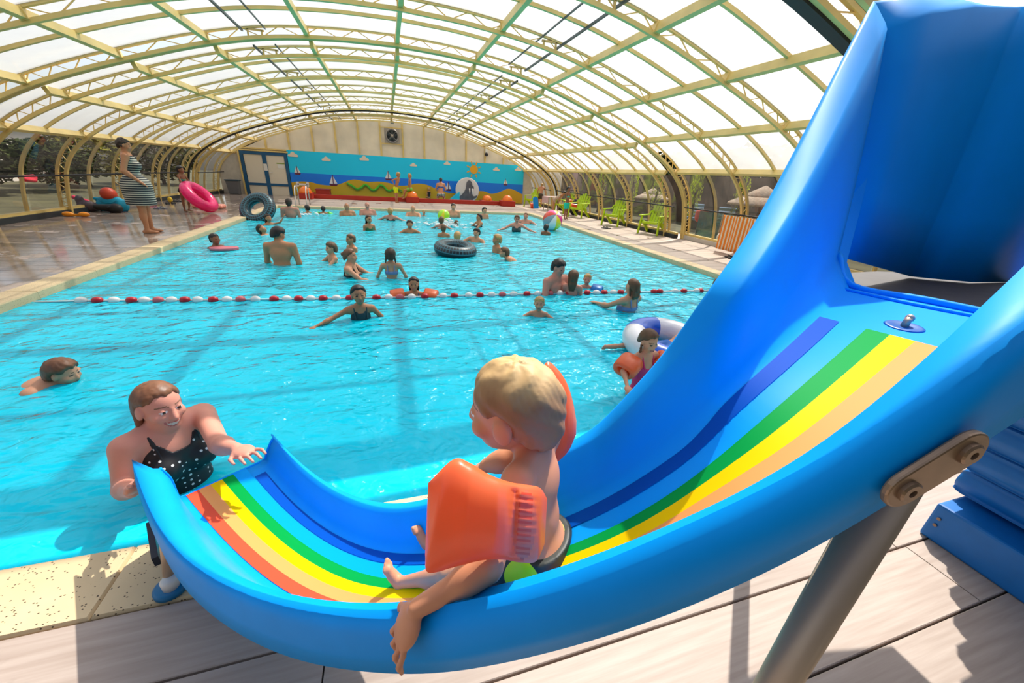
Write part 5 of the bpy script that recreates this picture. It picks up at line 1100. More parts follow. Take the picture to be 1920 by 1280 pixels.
def band_cols(u, v):
    if .60 < u < .84:
        du, dv = (u - .72) / .11, (v - .5) / .44
        if du * du + dv * dv < 1: return 1 if (int(v * 26) % 2 == 0 and abs(du) < .62) else 2
    return 0
def band_crease(u, v):
    w = math.exp(-((u - .62) / .035) ** 2) * .006
    r = .0022 * sin(v * 60) * math.exp(-((u - .72) / .10) ** 2) * (abs(v - .5) < .42)
    return -w * (v > .08) * (v < .92) + r * (1 if .1 < v < .9 else 0)
pillow('armband', [(803, 905), (850, 861), (882, 868), (915, 888), (955, 903), (985, 908), (1012, 914), (1026, 935)], [(797, 1040), (803, 1073), (855, 1062), (905, 1050), (945, 1049), (975, 1054), (1005, 1052), (1021, 1020)],
       ([0, .5, 1], [.585, .60, .655]), ([0, .1, .3, .55, .64, .75, .9, 1], [.012, .030, .040, .030, .024, .027, .020, .008]), band_cols, [ORANGE, ORANGE_D, ORANGE_P], b_root, band_crease)
pillow('armband', [(1012, 700), (1026, 678), (1044, 690), (1062, 716), (1074, 752), (1081, 790)], [(1010, 820), (1022, 845), (1038, 868), (1054, 858), (1068, 842), (1080, 815)],
       ([0, 1], [.86, .90]), ([0, .3, .7, 1], [.012, .035, .035, .012]), lambda u, v: 0, [ORANGE, ORANGE_D, ORANGE_P], b_root)
# child on the platform: only the foot is inside the picture
pf = on_z(1862, 545, 1.275); c_yaw = atan2(.25, -1) - pi / 2
c_root = empty('person', (pf[0] + .36, pf[1] - .08, 1.215), c_yaw, 'dark skinned child waiting on the slide platform, bare foot in view', 'person')
build_person(c_root, H=1.25, kind='child', sex='m', skin='dark', hair=('crop', 'black'), clothes=[('shorts', C_NAVY)], h=.010, legL=((-.02, .5, -1), (0, .45, -1), (0, 1, -.02)), legR=((.0, .5, -1), (0, -.35, -1), (0, 1, -.02)))
# ------------------------------------------------------------------ the seaside mural on the back wall (plain shapes only)
YM = YW - .10
mural = empty('mural', (1.5, YM, 0), label='long seaside mural board with clouds, sea, sail boats and sand', cat='mural')
def flat(name, pts, y, th, m, par, parent_loc, label=None, smooth=False):
    b = MB(); b.poly([(x - parent_loc[0], y - parent_loc[1], z - parent_loc[2]) for x, z in pts], (0, th, 0)); o = b.build(name, m, par)
    if label: o['label'] = label
    return o
ML = (1.5, YM, 0)
SKY_M = mat('mural_sky', (.0, .60, .90, 1), .5); SEA_M = mat('mural_sea', (.0, .19, .80, 1), .5); SAND_M = mat('mural_sand', (.62, .36, .012, 1), .55); WHT = mat('mural_white', (.78, .66, .52, 1), .6)
flat('sky_board', [(-4.5, 1.0), (7.5, 1.0), (7.5, 2.06), (-4.5, 2.04)], YM + .02, .03, SKY_M, mural, ML)
flat('sea_board', [(-4.5, .05), (7.5, .05), (7.5, 1.06), (-4.5, 1.06)], YM + .012, .03, SEA_M, mural, ML)
sand = catmull([(-4.5, 0, .60), (-4.04, 0, .67), (-3.59, 0, .65), (-3.24, 0, .57), (-2.69, 0, .55), (-2.23, 0, .66), (-1.83, 0, .83), (-1.5, 0, .88), (-.94, 0, .80), (-.4, 0, .84), (.1, 0, .80), (.52, 0, .70), (1.0, 0, .72), (1.55, 0, .84), (2.05, 0, .80), (2.55, 0, .62), (3.05, 0, .48), (3.5, 0, .44), (4.4, 0, .55), (5.15, 0, .62), (5.62, 0, .50), (6.09, 0, .60), (6.56, 0, .80), (6.94, 0, .77), (7.5, 0, .54)], 4)
b = MB(); n = len(sand); b.add([(p[0] - 1.5, 0.0, p[2]) for p in sand] + [(p[0] - 1.5, 0.0, .03) for p in sand] + [(p[0] - 1.5, .03, p[2]) for p in sand], [(i, i + 1, n + i + 1, n + i)[::-1] for i in range(n - 1)] + [(i, i + 1, 2 * n + i + 1, 2 * n + i) for i in range(n - 1)]); b.build('sand_board', SAND_M, mural)
for x, z, s in ((-4.24, 1.85, 1.0), (-2.79, 1.75, .9), (-1.02, 1.89, 1.0), (1.39, 1.74, .8), (3.15, 1.92, .8), (5.88, 1.79, .85), (7.15, 1.86, .9)):
    o = flat('cloud', [(x + s * a, z + s * c) for a, c in ((-.20, -.09), (.20, -.09), (.23, -.03), (.17, .02), (.10, .04), (.06, .11), (-.02, .13), (-.09, .08), (-.12, .03), (-.20, .01), (-.23, -.05))], YM - .005, .02, WHT, mural, ML)
for x, z, s in ((-4.16, 1.15, .85), (-2.59, .76, 1.15), (.09, 1.13, 1.0), (3.2, .75, 1.0), (6.44, 1.13, .75)):
    h_ = flat('boat_hull', [(x - .17 * s, z - .13 * s), (x - .12 * s, z - .20 * s), (x + .12 * s, z - .20 * s), (x + .18 * s, z - .13 * s)], YM - .006, .02, mat('boat_red', (.14, .015, .03, 1), .5), mural, ML)
    for q in ([(x - .02 * s, z + .22 * s), (x - .02 * s, z - .11 * s), (x - .16 * s, z - .11 * s)], [(x + .02 * s, z + .18 * s), (x + .16 * s, z - .10 * s), (x + .02 * s, z - .10 * s)]): flat('sail', q[::-1], YM - .006, .02, mat('sail_white', (.80, .76, .74, 1), .5), h_, ML)
    flat('mast', [(x - .012 * s, z + .26 * s), (x + .012 * s, z + .26 * s), (x + .012 * s, z - .13 * s), (x - .012 * s, z - .13 * s)], YM - .007, .02, mat('boat_red', ()), h_, ML)
SUNM = mat('mural_sun', (.80, .38, .01, 1), .5); b = MB(); b.poly([(4.61 - 1.5 + .22 * cos(2 * pi * k / 28), -.006, 1.70 + .22 * sin(2 * pi * k / 28)) for k in range(28)][::-1], (0, .02, 0)); sun_o = b.build('sun_disc', SUNM, mural)
for k in range(8):
    a = 2 * pi * k / 8 + .38; c, s = cos(a), sin(a)
    flat('sun_ray', [(4.61 + c * r - s * w, 1.70 + s * r + c * w) for r, w in ((.27, -.035), (.42, -.02), (.42, .02), (.27, .035))], YM - .006, .02, SUNM, sun_o, ML)
# green wavy relief and bone shaped sign
SNX = [(-1.95, .70), (-1.72, .58), (-1.50, .44), (-1.28, .52), (-1.10, .66), (-.95, .60), (-.80, .44), (-.58, .46), (-.37, .66), (-.20, .64), (-.02, .46), (.15, .44), (.37, .54), (.60, .50), (.75, .42)]
sn = empty('wavy_relief', (-.6, YM - .06, .5), label='green wavy snake shaped relief fixed on the sand of the mural', cat='wall decoration')
cp_ = catmull([(x + .6, 0, z - .5) for x, z in SNX], 6)
b = MB(); b.tube(cp_, np.interp(np.linspace(0, 1, len(cp_)), [0, .08, .9, 1], [.07, .085, .085, .03]), 10, flat=.6); b.build('body', mat('relief_green', (.07, .42, .01, 1), .5, noise=.25, nscale=6), sn, smooth=True)
b = MB(); b.tube(cp_ + [0, .02, -.045], .07, 10, flat=.6); b.build('underside', mat('relief_olive', (.26, .26, .05, 1), .6), sn, smooth=True)
bo = empty('bone_sign', (-3.95, 22.3, .55), label='white bone shaped board beside the left orange dome', cat='sign')
b = MB(); b.bar((-.2, 0, 0), (.2, 0, 0), .04, .08)
for sx in (-1, 1):
    for sz in (-1, 1): b.lathe([(.0, -.02), (.065, -.02), (.065, .02), (0, .02)], 14, (sx * .22, 0, sz * .05), rotm('X', pi / 2))
b.build('board', mat('bone_white', (.80, .76, .72, 1), .6), bo); b = MB(); b.bar((0, .02, -.05), (0, .02, -.52), .03); b.build('stake', mat('stake_wood', (.3, .2, .1, 1), .7), bo)
# ------------------------------------------------------------------ splash pool on the stage
REDM = mat('red_board', (.42, .022, .008, 1), .5, noise=.08, nscale=5); ORM = mat('dome_orange', (.95, .20, .0, 1), .3, coat=.3)
sp = empty('splash_pool', (1.4, 21.6, 0), label='shallow splash pool with a red border below the mural', cat='splash pool')
b = MB(); b.box((-.05, .35, .03), (9.9, 1.35, .06)); b.build('basin', mat('splash_blue', (.10, .50, .72, 1), .25), sp)
b = MB(); b.box((-.05, -.42, .10), (9.9, .16, .20)); b.build('border', REDM, sp, bevel=.015)
for sx in (-4.95, 4.9): b = MB(); b.box((sx, .3, .10), (.14, 1.4, .20)); b.build('border', REDM, sp, bevel=.015)
def dome_block(x, y, w, d_, h_, r, label, dome=True):
    t = empty('dome_block', (x, y, 0), label=label, cat='water toy', group='red blocks with orange domes')
    b = MB(); b.box((0, 0, h_ / 2), (w, d_, h_)); b.build('block', REDM, t, bevel=.02)
    if dome: b = MB(); b.ball((0, 0, h_), (r, r, r * 1.02), 20, 12); b.build('dome', ORM, t, smooth=True)
dome_block(-3.62, 20.85, .60, .62, .27, .27, 'red block with orange dome at the left end of the splash pool')
dome_block(1.16, 20.98, .62, .55, .27, .27, 'red block with orange dome under the boy in green shorts')
dome_block(6.08, 20.85, .74, .6, .28, .27, 'red block with orange dome at the right end of the splash pool')
dome_block(5.2, 21.85, .72, .55, .20, .27, 'red block with orange dome behind the right end block')
pl_ = empty('red_plinth', (-3.0, 21.9, 0), label='empty dark red plinth in front of the left part of the mural', cat='plinth'); b = MB(); b.box((0, 0, .19), (.62, .6, .38)); b.build('block', REDM, pl_, bevel=.02); b = MB(); b.box((0, 0, .39), (.66, .64, .03)); b.build('top', mat('plinth_top', (.30, .02, .015, 1), .5), pl_)
wd = empty('walrus_disc', (4.14, 22.05, .03), label='round white disc with a grey walrus standing in the splash pool', cat='water toy')
b = MB(); b.lathe([(.0, -.06), (.60, -.06), (.64, -.03), (.64, .03), (.60, .06), (0, .06)], 40, (0, 0, .62), rotm('X', pi / 2)); b.build('disc', mat('disc_white', (.72, .68, .66, 1), .45), wd, smooth=False)
wp = [(-.50, .16), (-.42, .30), (-.28, .42), (-.16, .58), (-.08, .78), (-.06, .98), (.0, 1.08), (.08, 1.12), (.18, 1.08), (.24, .98), (.26, .88), (.33, .82), (.34, .72), (.28, .66), (.26, .50), (.30, .36), (.40, .34), (.52, .38), (.50, .28), (.38, .22), (.30, .16), (.26, .06), (-.10, .02), (-.40, .06)]
b = MB(); b.poly([(x, -.10, z) for x, z in catmull([(a, 0, c) for a, c in wp], 3, True)[:, [0, 2]]], (0, .05, 0)); b.build('walrus', mat('walrus_grey', (.10, .10, .12, 1), .6, noise=.3, nscale=5), wd)
for x in (.10, .25): b = MB(); b.tube([(x, -.12, .72), (x + .01, -.13, .56), (x + .0, -.125, .44)], [.035, .03, .01], 8); b.build('tusk', mat('sail_white', ()), wd, smooth=True)
rp_ = empty('water_ramp', (3.42, 22.0, .03), label='small light blue ramp left of the walrus disc', cat='water toy'); b = MB(); b.add([(-.35, -.25, 0), (.25, -.25, 0), (.25, -.25, .52), (-.35, .25, 0), (.25, .25, 0), (.25, .25, .52)], [(0, 1, 2), (5, 4, 3), (0, 3, 4, 1), (1, 4, 5, 2), (2, 5, 3, 0)]); b.build('ramp', mat('ramp_blue', (.0, .55, .80, 1), .4), rp_)
# ------------------------------------------------------------------ fan, camera, sensor
fn = empty('wall_fan', (.40, YW - .12, 3.0), label='round dark extractor fan mounted high on the back wall', cat='fan')
b = MB(); b.torus(.29, .035, 36, 8, (0, -.1, 0), rotm('X', pi / 2)); b.build('cage', mat('fan_grey', (.30, .26, .24, 1), .4, .5), fn, smooth=True)
b = MB(); b.lathe([(0, 0), (.28, 0), (.28, .03), (0, .03)], 30, (0, 0, 0), rotm('X', pi / 2)); b.build('back_plate', BLACK, fn)
for k in range(5): a = 2 * pi * k / 5 + .3; b = MB(); b.bar((cos(a) * .06, -.06, sin(a) * .06), (cos(a) * .25, -.06, sin(a) * .25), .11, .015, up=(0, 1, .4)); b.build('blade', mat('fan_blade', (.05, .05, .055, 1), .35), fn)
b = MB(); b.lathe([(0, -.04), (.075, -.04), (.085, .0), (.06, .06), (0, .07)], 18, (0, -.08, 0), rotm('X', pi / 2)); b.build('motor', mat('motor', (.42, .36, .30, 1), .4, .5), fn, smooth=True)
for k in range(4): a = pi / 4 + k * pi / 2; b = MB(); b.bar((cos(a) * .07, -.13, sin(a) * .07), (cos(a) * .30, -.13, sin(a) * .30), .018); b.build('strut', mat('fan_grey', ()), fn)
for z in (.36, -.36): b = MB(); b.box((0, .02, z), (1.06, .04, .05)); b.build('mount_rail', CREAM, fn)
b = MB(); b.box((0, .0, -.0), (.74, .05, .66)); b.box((0, -.05, -.0), (.0, .0, .0)); b.build('mount_panel', mat('fan_panel', (.40, .34, .29, 1), .6), fn)
cc = empty('security_camera', (5.28, YW - .16, 2.53), label='small white security camera on a post of the back wall', cat='camera'); b = MB(); b.box((0, .06, .12), (.12, .10, .22)); b.build('bracket', mat('white_plastic', ()), cc); b = MB(); b.ball((0, 0, -.04), .10, 16, 10); b.build('lens_dome', mat('lens_dark', (.02, .02, .03, 1), .2), cc, smooth=True)
se = empty('roof_sensor', (.44, YW - .4, 3.58), label='small grey device hanging under the roof ridge above the fan', cat='sensor'); b = MB(); b.box((0, 0, 0), (.16, .12, .14)); b.build('case', mat('sensor_grey', (.25, .28, .30, 1), .5), se, bevel=.02); b = MB(); b.bar((0, 0, .06), (0, 0, .16), .02); b.build('hanger', STEEL, se)
# ------------------------------------------------------------------ grey bin beside the door
bi = empty('waste_bin', (-6.85, 22.2, 0), label='grey bin with dark rim left of the double door', cat='bin'); b = MB(); b.add([(-.2, -.16, 0), (.2, -.16, 0), (.2, .16, 0), (-.2, .16, 0), (-.25, -.2, .58), (.25, -.2, .58), (.25, .2, .58), (-.25, .2, .58)], [(3, 2, 1, 0), (0, 1, 5, 4), (1, 2, 6, 5), (2, 3, 7, 6), (3, 0, 4, 7), (4, 5, 6, 7)]); b.build('body', mat('bin_grey', (.13, .13, .14, 1), .5), bi, bevel=.02); b = MB(); b.box((0, 0, .60), (.56, .46, .05)); b.build('rim', mat('bin_rim', (.01, .05, .08, 1), .5), bi, bevel=.01)
# ------------------------------------------------------------------ pool ladder at the far left corner
pld = empty('pool_ladder', (-3.2, 17.2, 0), label='stainless steel pool ladder rails at the far left corner', cat='ladder')
for x in (-.16, .22):
    b = MB(); b.tube(catmull([(x, .55, 0), (x, .55, .45), (x, .50, .66), (x, .33, .72), (x, .12, .66), (x, -.05, .35), (x, -.16, -.3), (x, -.16, -1.0)], 5), .022, 10); b.build('rail', mat('ladder_steel', (.62, .60, .58, 1), .22, 1.0), pld, smooth=True)
for z in (-.35, -.65, -.95): b = MB(); b.box((.03, -.18, z), (.38, .08, .03)); b.build('tread', mat('ladder_steel', ()), pld)
# ------------------------------------------------------------------ lane rope
lr = empty('lane_rope', (1.0, 6.0, WATER_Z), label='white rope with red and white floats across the pool', cat='lane rope')
xs_ = [(152, 'w'), (183, 'r'), (214, 'w'), (247, 'r'), (271, 'w'), (297, 'p'), (322, 'w'), (347, 'r'), (371, 'w'), (400, 'r'), (426, 'w'), (451, 'p'), (479, 'w'), (514, 'r'), (538, 'w'), (560, 'r'), (583, 'w'), (606, 'r'), (631, 'w'), (656, 'r'), (706, 'r'), (729, 'w'), (750, 'p'), (772, 'w'), (797, 'r'), (831, 'w'), (852, 'r'), (879, 'w'), (900, 'r'), (922, 'w'), (942, 'p'), (963, 'w'), (988, 'r'), (1008, 'w'), (1031, 'p'), (1050, 'w'), (1067, 'r'), (1084, 'w'), (1101, 'r'), (1118, 'w'), (1133, 'r'), (1150, 'w'), (1164, 'r'), (1178, 'w'), (1195, 'r'), (1226, 'r'), (1237, 'r'), (1266, 'w'), (1282, 'r'), (1306, 'w'), (1313, 'r')]
yrope = lambda x: float(np.interp(x, [70, 150, 400, 600, 750, 900, 1030, 1200, 1320], [566, 563.5, 562, 559.5, 557, 553, 550, 547, 545]))
FLM = {'w': mat('float_white', (.82, .80, .78, 1), .4), 'r': mat('float_red', (.52, .006, .018, 1), .35), 'p': mat('float_faded', (.62, .12, .14, 1), .45)}
_fb = {}
path = [on_z(x, yrope(x), WATER_Z + .012) for x in range(70, 1421, 25)]
path[0] = np.array([PX0 + .02, path[0][1] + .05, WATER_Z]); 
b = MB(); b.tube([p - np.array([1.0, 6.0, WATER_Z]) for p in path], .011, 6); b.build('rope', FLM['w'], lr)
for x, c in xs_:
    p0, p1 = on_z(x - 4, yrope(x - 4), WATER_Z + .015), on_z(x + 4, yrope(x + 4), WATER_Z + .015); p = (p0 + p1) / 2; a = atan2(p1[1] - p0[1], p1[0] - p0[0])
    if c not in _fb: b = MB(); b.lathe([(.011, -.054), (.032, -.044), (.044, -.018), (.046, 0), (.044, .018), (.032, .044), (.011, .054)], 14, (0, 0, 0), rotm('Y', pi / 2)); _fb[c] = b.mesh('float', FLM[c], smooth=True)
    o = link('float', _fb[c], lr); o.location = tuple(p - np.array([1.0, 6.0, WATER_Z])); o.rotation_euler = (0, 0, a)
    if c != 'w': o['label'] = {'r': 'red float', 'p': 'faded pink float'}[c]
# ------------------------------------------------------------------ inflatables in and by the pool
def tyre(name, R, r, loc, rot, label):
    t = empty(name, loc, 0, label, 'swim ring', 'black tyre tubes'); b = MB(); n, m = 160, 40
    b.torus(R, r, n, m, (0, 0, 0), rot); b.m = [1 if ((f // m) % 4 == 0 or (f % m) % 4 == 0) and 0 <= (f % m) <= 20 else 0 for f in range(n * m)]
    b.build('tube', [mat('tube_black', (.008, .012, .018, 1), .35), mat('tube_grid', (.04, .15, .20, 1), .4)], t, smooth=True); return t
c_ = on_z(854, 467, WATER_Z + .10); tyre('swim_ring', .325, .135, c_, rotm('X', .10) @ rotm('Y', .07), 'black tyre tube floating flat with the fair haired boy inside')
c_ = on_z(487, 411, WATER_Z); tyre('swim_ring', .36, .15, c_ + np.array([0, 0, .30]), rotm('Z', -.5) @ rotm('X', .95) @ rotm('Y', .15), 'black tyre tube held upright in the far left pool corner')
W(505, 421, 402, 1.3, 'child', 'f', 30, 'dark haired child with raised arm holding the upright tyre tube', ('long', 'dark'), 'tan', [('swimsuit', C_DTEAL)], armL=((-.3, .6, .2), (-.6, .3, 1)), armR=((.4, .6, -.3), (-.3, 1, .1)))
def ring(name, R, r, loc, rot, cols, label, nseg=6):
    t = empty(name, loc, 0, label, 'swim ring'); b = MB(); n, m = 48, 16; b.torus(R, r, n, m, (0, 0, 0), rot); b.m = [int((f // m) / n * nseg) % len(cols) for f in range(n * m)]; b.build('tube', cols, t, smooth=True); return t
A_ = _unit((.64, .27, -.72)); Bv = _unit(np.array([-.37, .92, -.08]) * .90 + np.array([.64, .27, .72]) * .42); Bv = _unit(Bv - A_ * (A_ @ Bv)); Nv = np.cross(A_, Bv)
pr_ = on_y(374, 369, 14.1); ring('swim_ring', .36, .15, pr_, np.array([A_, Bv, Nv]).T, [mat('pink_vinyl', (.95, .01, .20, 1), .18, coat=.5, trans=.25)], 'large hot pink swim ring held by the girl in teal bikini')
c_ = on_z(1246, 651, WATER_Z + .06); ring('swim_ring', .36, .13, c_ + (.05, .0, .03), rotm('Z', .35) @ rotm('X', .12), [mat('ring_white', (.82, .80, .82, 1), .3, coat=.3), mat('ring_blue', (.0, .10, .60, 1), .3, coat=.3)], 'blue and white swim ring behind the slide', 6)
p_ = c_; r_ = empty('person', (p_[0] + .06, p_[1] + .02, WATER_Z), radians(88), 'child lying in the blue and white swim ring, feet to the left', 'person', 'swimmers in the pool')
build_person(r_, H=1.3, kind='child', sex='m', hip_z=.02, lean=-1.0, arm_abs=True, hair=('short', 'brown'), skin='fair', clothes=[('shorts', C_BLUE)], h=.010, legL=((-.25, .9, .25), (-.1, .75, -.5)), legR=((.12, 1, .12), (.02, 1, -.04)), head=(0, .4, 0), armL=((-.6, .2, -.5), (-.3, .8, -.3)), armR=((.6, .2, -.5), (.3, .8, -.3)))
def ball(name, r, loc, cols, label, tilt=.5):
    t = empty(name, loc, 0, label, 'ball'); b = MB(); b.ball((0, 0, 0), r, 24, 14, rotm('X', tilt)); b.m = [cols_i[(f % 24) // 3 % len(cols_i)] for cols_i in [list(range(len(cols)))] for f in range(24 * 14)]; b.build('panels', cols, t, smooth=True)
bc = on_y(1036, 413, on_z(1036, 432, WATER_Z)[1]); VY = mat('vinyl_yellow', (.90, .70, .02, 1), .25, coat=.4); VW = mat('ring_white', ()); VP = mat('vinyl_magenta', (.85, .03, .28, 1), .25, coat=.4); VG = mat('vinyl_lime', (.40, .80, .02, 1), .25, coat=.4); VB = mat('vinyl_grey_blue', (.25, .33, .40, 1), .3); VR = mat('vinyl_red', (.80, .05, .02, 1), .25, coat=.4)
ball('beach_ball', .33, bc, [VW, VY, VP, VR, VB], 'big colourful beach ball at the right pool edge', .9)
lb = on_y(832, 404, on_z(829, 424, WATER_Z)[1] + .5); ball('beach_ball', .20, lb, [VG, VG, VY], 'lime green and yellow ball above the splash', .7)
b = MB(); fo = on_z(838, 424, WATER_Z)
for k in range(110):
    a = rng.uniform(0, 2 * pi); rr = rng.exponential(.35); s = rng.uniform(.012, .04); b.ball((cos(a) * rr * 1.5, sin(a) * rr, abs(rng.normal(0, .12)) * max(0, 1 - rr)), (s * 2, s, s), 6, 4)
tag(b.build('water_splash', mat('foam', (.88, .93, .95, 1), .4), smooth=True, loc=fo), 'white splash of water under the lime ball', 'splash', kind='stuff')
b = MB(); fo = on_z(568, 403, WATER_Z)
for k in range(40):
    a = rng.uniform(0, 2 * pi); rr = rng.exponential(.22); s = rng.uniform(.012, .035); b.ball((cos(a) * rr * 1.8, sin(a) * rr, abs(rng.normal(0, .04))), (s * 2, s, s), 6, 4)
tag(b.build('water_splash', mat('foam', ()), smooth=True, loc=fo), 'low white splash beside the pool ladder', 'splash', kind='stuff')
# armbands worn in the water
def armband(info, root, side, m, label=None, r=.075):
    S_j, E = info['J']['S' + side], info['J']['E' + side]; c = S_j * .42 + E * .58; ax = _unit(E - S_j); x = _unit(np.cross(ax, (0.1, .3, 1))); y = np.cross(ax, x); b = MB()
    n, mm = 24, 10; vs = []
    for i in range(n):
        a = 2 * pi * i / n; rr = r * (.82 + .55 * abs(cos(a)) ** 1.5); sq = lambda c_: math.copysign(abs(c_) ** .55, c_)
        for j in range(mm): q = 2 * pi * j / mm; vs.append(c + (x * cos(a) + y * sin(a)) * (rr * .72 + r * .34 * sq(cos(q))) + ax * r * 1.15 * sq(sin(q)))
    b.add(vs, [(i * mm + j, ((i + 1) % n) * mm + j, ((i + 1) % n) * mm + (j + 1) % mm, i * mm + (j + 1) % mm) for i in range(n) for j in range(mm)]); b.build('armband', m, root, smooth=True)
for sd in 'LR': armband(oi, ob_, sd, ORANGE, r=.085); armband(gi, ga, sd, GREENB, r=.085)
armband(si_, sa, 'L', BLUEB); armband(gbi, gb, 'R', ORANGE, r=.076); armband(gbi, gb, 'L', ORANGE, r=.076)
kf = on_z(421, 468, WATER_Z); t = empty('swim_board', kf + np.array([0, 0, .01]), .1, 'faded pink swim board under the boy with cropped black hair', 'swim board'); b = MB(); b.poly([(.26 * cos(a) * (1 if abs(cos(a)) < .8 else .92), .16 * sin(a), 0) for a in np.linspace(0, 2 * pi, 22, endpoint=False)], (0, 0, .035)); b.build('board', mat('board_pink', (.60, .16, .20, 1), .6), t)
# ------------------------------------------------------------------ lime garden chairs
LIME = mat('lime_plastic', (.46, .64, .0, 1), .38, noise=.05, nscale=4)
def make_chair():
    t = empty('garden_chair', (0, 0, 0)); w = .70
    seat = catmull([(0, -.34, .40), (0, -.22, .405), (0, .0, .36), (0, .16, .32)], 4); b = MB(); G = np.array([[(x, p[1], p[2]) for p in seat] for x in (-.25, .25)]); b.grid(G); b.grid(np.array([[(x, p[1], p[2] - .035) for p in seat[::-1]] for x in (-.25, .25)])); b.box((0, -.345, .375), (.50, .02, .07)); b.build('seat', LIME, t)
    for k in range(5):
        x = (k - 2) * .102; top = .98 - .016 * (k - 2) ** 2 * 1.6; b = MB(); b.bar((x * .92, .14, .31), (x * 1.12, .46, top), .086, .026, up=(0, -1, .5)); b.build('slat', LIME, t, bevel=.008)
    b = MB(); b.bar((-.27, .33, .70), (.27, .33, .70), .05, .03, up=(0, 1, 0)); b.build('back_rail', LIME, t)
    for s in (-1, 1):
        b = MB(); b.box((s * .315, -.06, .585), (.11, .68, .03)); b.build('armrest', LIME, t, bevel=.01)
        b = MB(); b.bar((s * .30, -.31, .575), (s * .33, -.36, 0), .075, .05, up=(1, 0, 0)); b.build('leg', LIME, t, bevel=.008)
        b = MB(); b.bar((s * .29, -.18, .395), (s * .31, .42, 0), .045, .10, up=(0, .3, 1)); b.build('leg', LIME, t, bevel=.008)
        b = MB(); b.bar((s * .29, -.33, .38), (s * .27, .18, .31), .035, .08, up=(0, 0, 1)); b.build('side_rail', LIME, t)
        b = MB(); b.bar((s * .315, .26, .575), (s * .27, .34, .70), .05, .03, up=(0, 1, 0)); b.build('arm_support', LIME, t)
    return t
ch0 = make_chair()
for i, (x, y, rz, lab) in enumerate(((8.35, 11.25, -1.02, 'lime green garden chair nearest to the slide'), (8.15, 13.35, -1.0, 'lime green garden chair second from the slide, black shoes beside it'), (7.95, 16.0, -.95, 'lime green garden chair behind the girl in aqua'), (8.10, 17.9, -1.25, 'lime green garden chair with an orange swim ring beside it'), (7.55, 20.9, -.9, 'lime green garden chair at the far end with a person at it'))):
    if i == 0: c = ch0; c.location = (x, y, 0); c.rotation_euler = (0, 0, rz); tag(c, lab, 'chair', 'lime green garden chairs')
    else: c = copy_at(ch0, (x, y, 0), rz, lab); tag(c, None, 'chair', 'lime green garden chairs')
t = ring('swim_ring', .30, .085, (8.05, 16.9, .50), rotm('X', .25), [VR, VY, mat('dome_orange', ())], 'orange and yellow swim ring lying across two lime chairs', 9)
t = empty('black_bag', (8.15, 16.95, .0), 0, 'black bag hanging behind the lime chairs', 'bag'); sdf_mesh('bag_body', [ELL((0, 0, .28), (.22, .16, .28), k=.05), ELL((.05, .05, .55), (.12, .1, .15), k=.08)], .025, C_BLACK, t)
t = empty('towel_table', (7.80, 18.9, 0), .2, 'pale pink towel draped over a small table by the far chairs', 'towel'); b = MB(); b.box((0, 0, .66), (.75, .55, .03)); b.build('cloth_top', mat('towel_pink', (.62, .42, .42, 1), .9, noise=.1, nscale=12), t, bevel=.01); b = MB(); b.box((-.37, 0, .52), (.02, .55, .28)); b.build('cloth_flap', mat('towel_pink', ()), t)
for x in (-.3, .3):
    for y in (-.2, .2): b = MB(); b.bar((x, y, .645), (x, y, 0), .03); b.build('leg', STEEL, t)
t = empty('blue_board', (7.30, 19.6, 0), .5, 'bright blue swim board leaning near the far lime chair', 'swim board'); b = MB(); b.poly([(-.18, 0, .02), (.18, 0, .02), (.18, .10, .50), (.10, .12, .58), (-.10, .12, .58), (-.18, .10, .50)], (0, .04, .0)); b.build('board', mat('board_blue', (.0, .28, .80, 1), .4), t)
t = empty('orange_bucket', (7.2, 19.9, 0), 0, 'small orange bucket on the deck by the far lime chair', 'bucket'); b = MB(); b.lathe([(.0, 0), (.11, 0), (.15, .22), (.155, .24), (.14, .24), (.1, .02)], 16); b.build('body', mat('bucket_orange', (.90, .10, .02, 1), .4), t, smooth=True)
def shoe_pair(name, x, y, rz, m, label, L=.27):
    t = empty(name, (x, y, 0), rz, label, 'shoes')
    for s in (-1, 1):
        b = MB(); out = [(.045, -.5), (.05, -.2), (.055, .15), (.05, .38), (.02, .5), (-.03, .46), (-.05, .2), (-.04, -.2), (-.035, -.5)]; b.poly([(s * .075 + a * s, c * L, .0) for a, c in out], (0, 0, .022)); o = b.build('sole', m, t)
        b = MB(); b.tube(catmull([(s * .075 - .05, .04 * L, .02), (s * .075 - .03, .12 * L, .055), (s * .075, .26 * L, .06), (s * .075 + .03, .12 * L, .055), (s * .075 + .05, .04 * L, .02)], 3), .010, 6); b.build('strap', m, t)
for px_, py_, rz, m, lab in ((1136, 428, .4, C_BLACK, 'black shoes on the deck in front of the second lime chair'), (1372, 484, 1.2, C_BLACK, 'black shoes on the right deck beside the slide edge'), (222, 398, 1.4, C_NAVY, 'dark blue flip flops beside the turquoise bag'), (300, 391, 1.0, mat('sandal_grey', (.10, .13, .18, 1), .6), 'grey flip flops behind the woman in the striped dress'), (320, 382, .6, C_BLACK, 'black flip flops near the left wall'), (332, 378, 1.3, C_BLACK, 'black flip flops furthest along the left wall')):
    p = on_z(px_, py_, 0); shoe_pair('flip_flops', p[0], p[1], rz, m, lab)
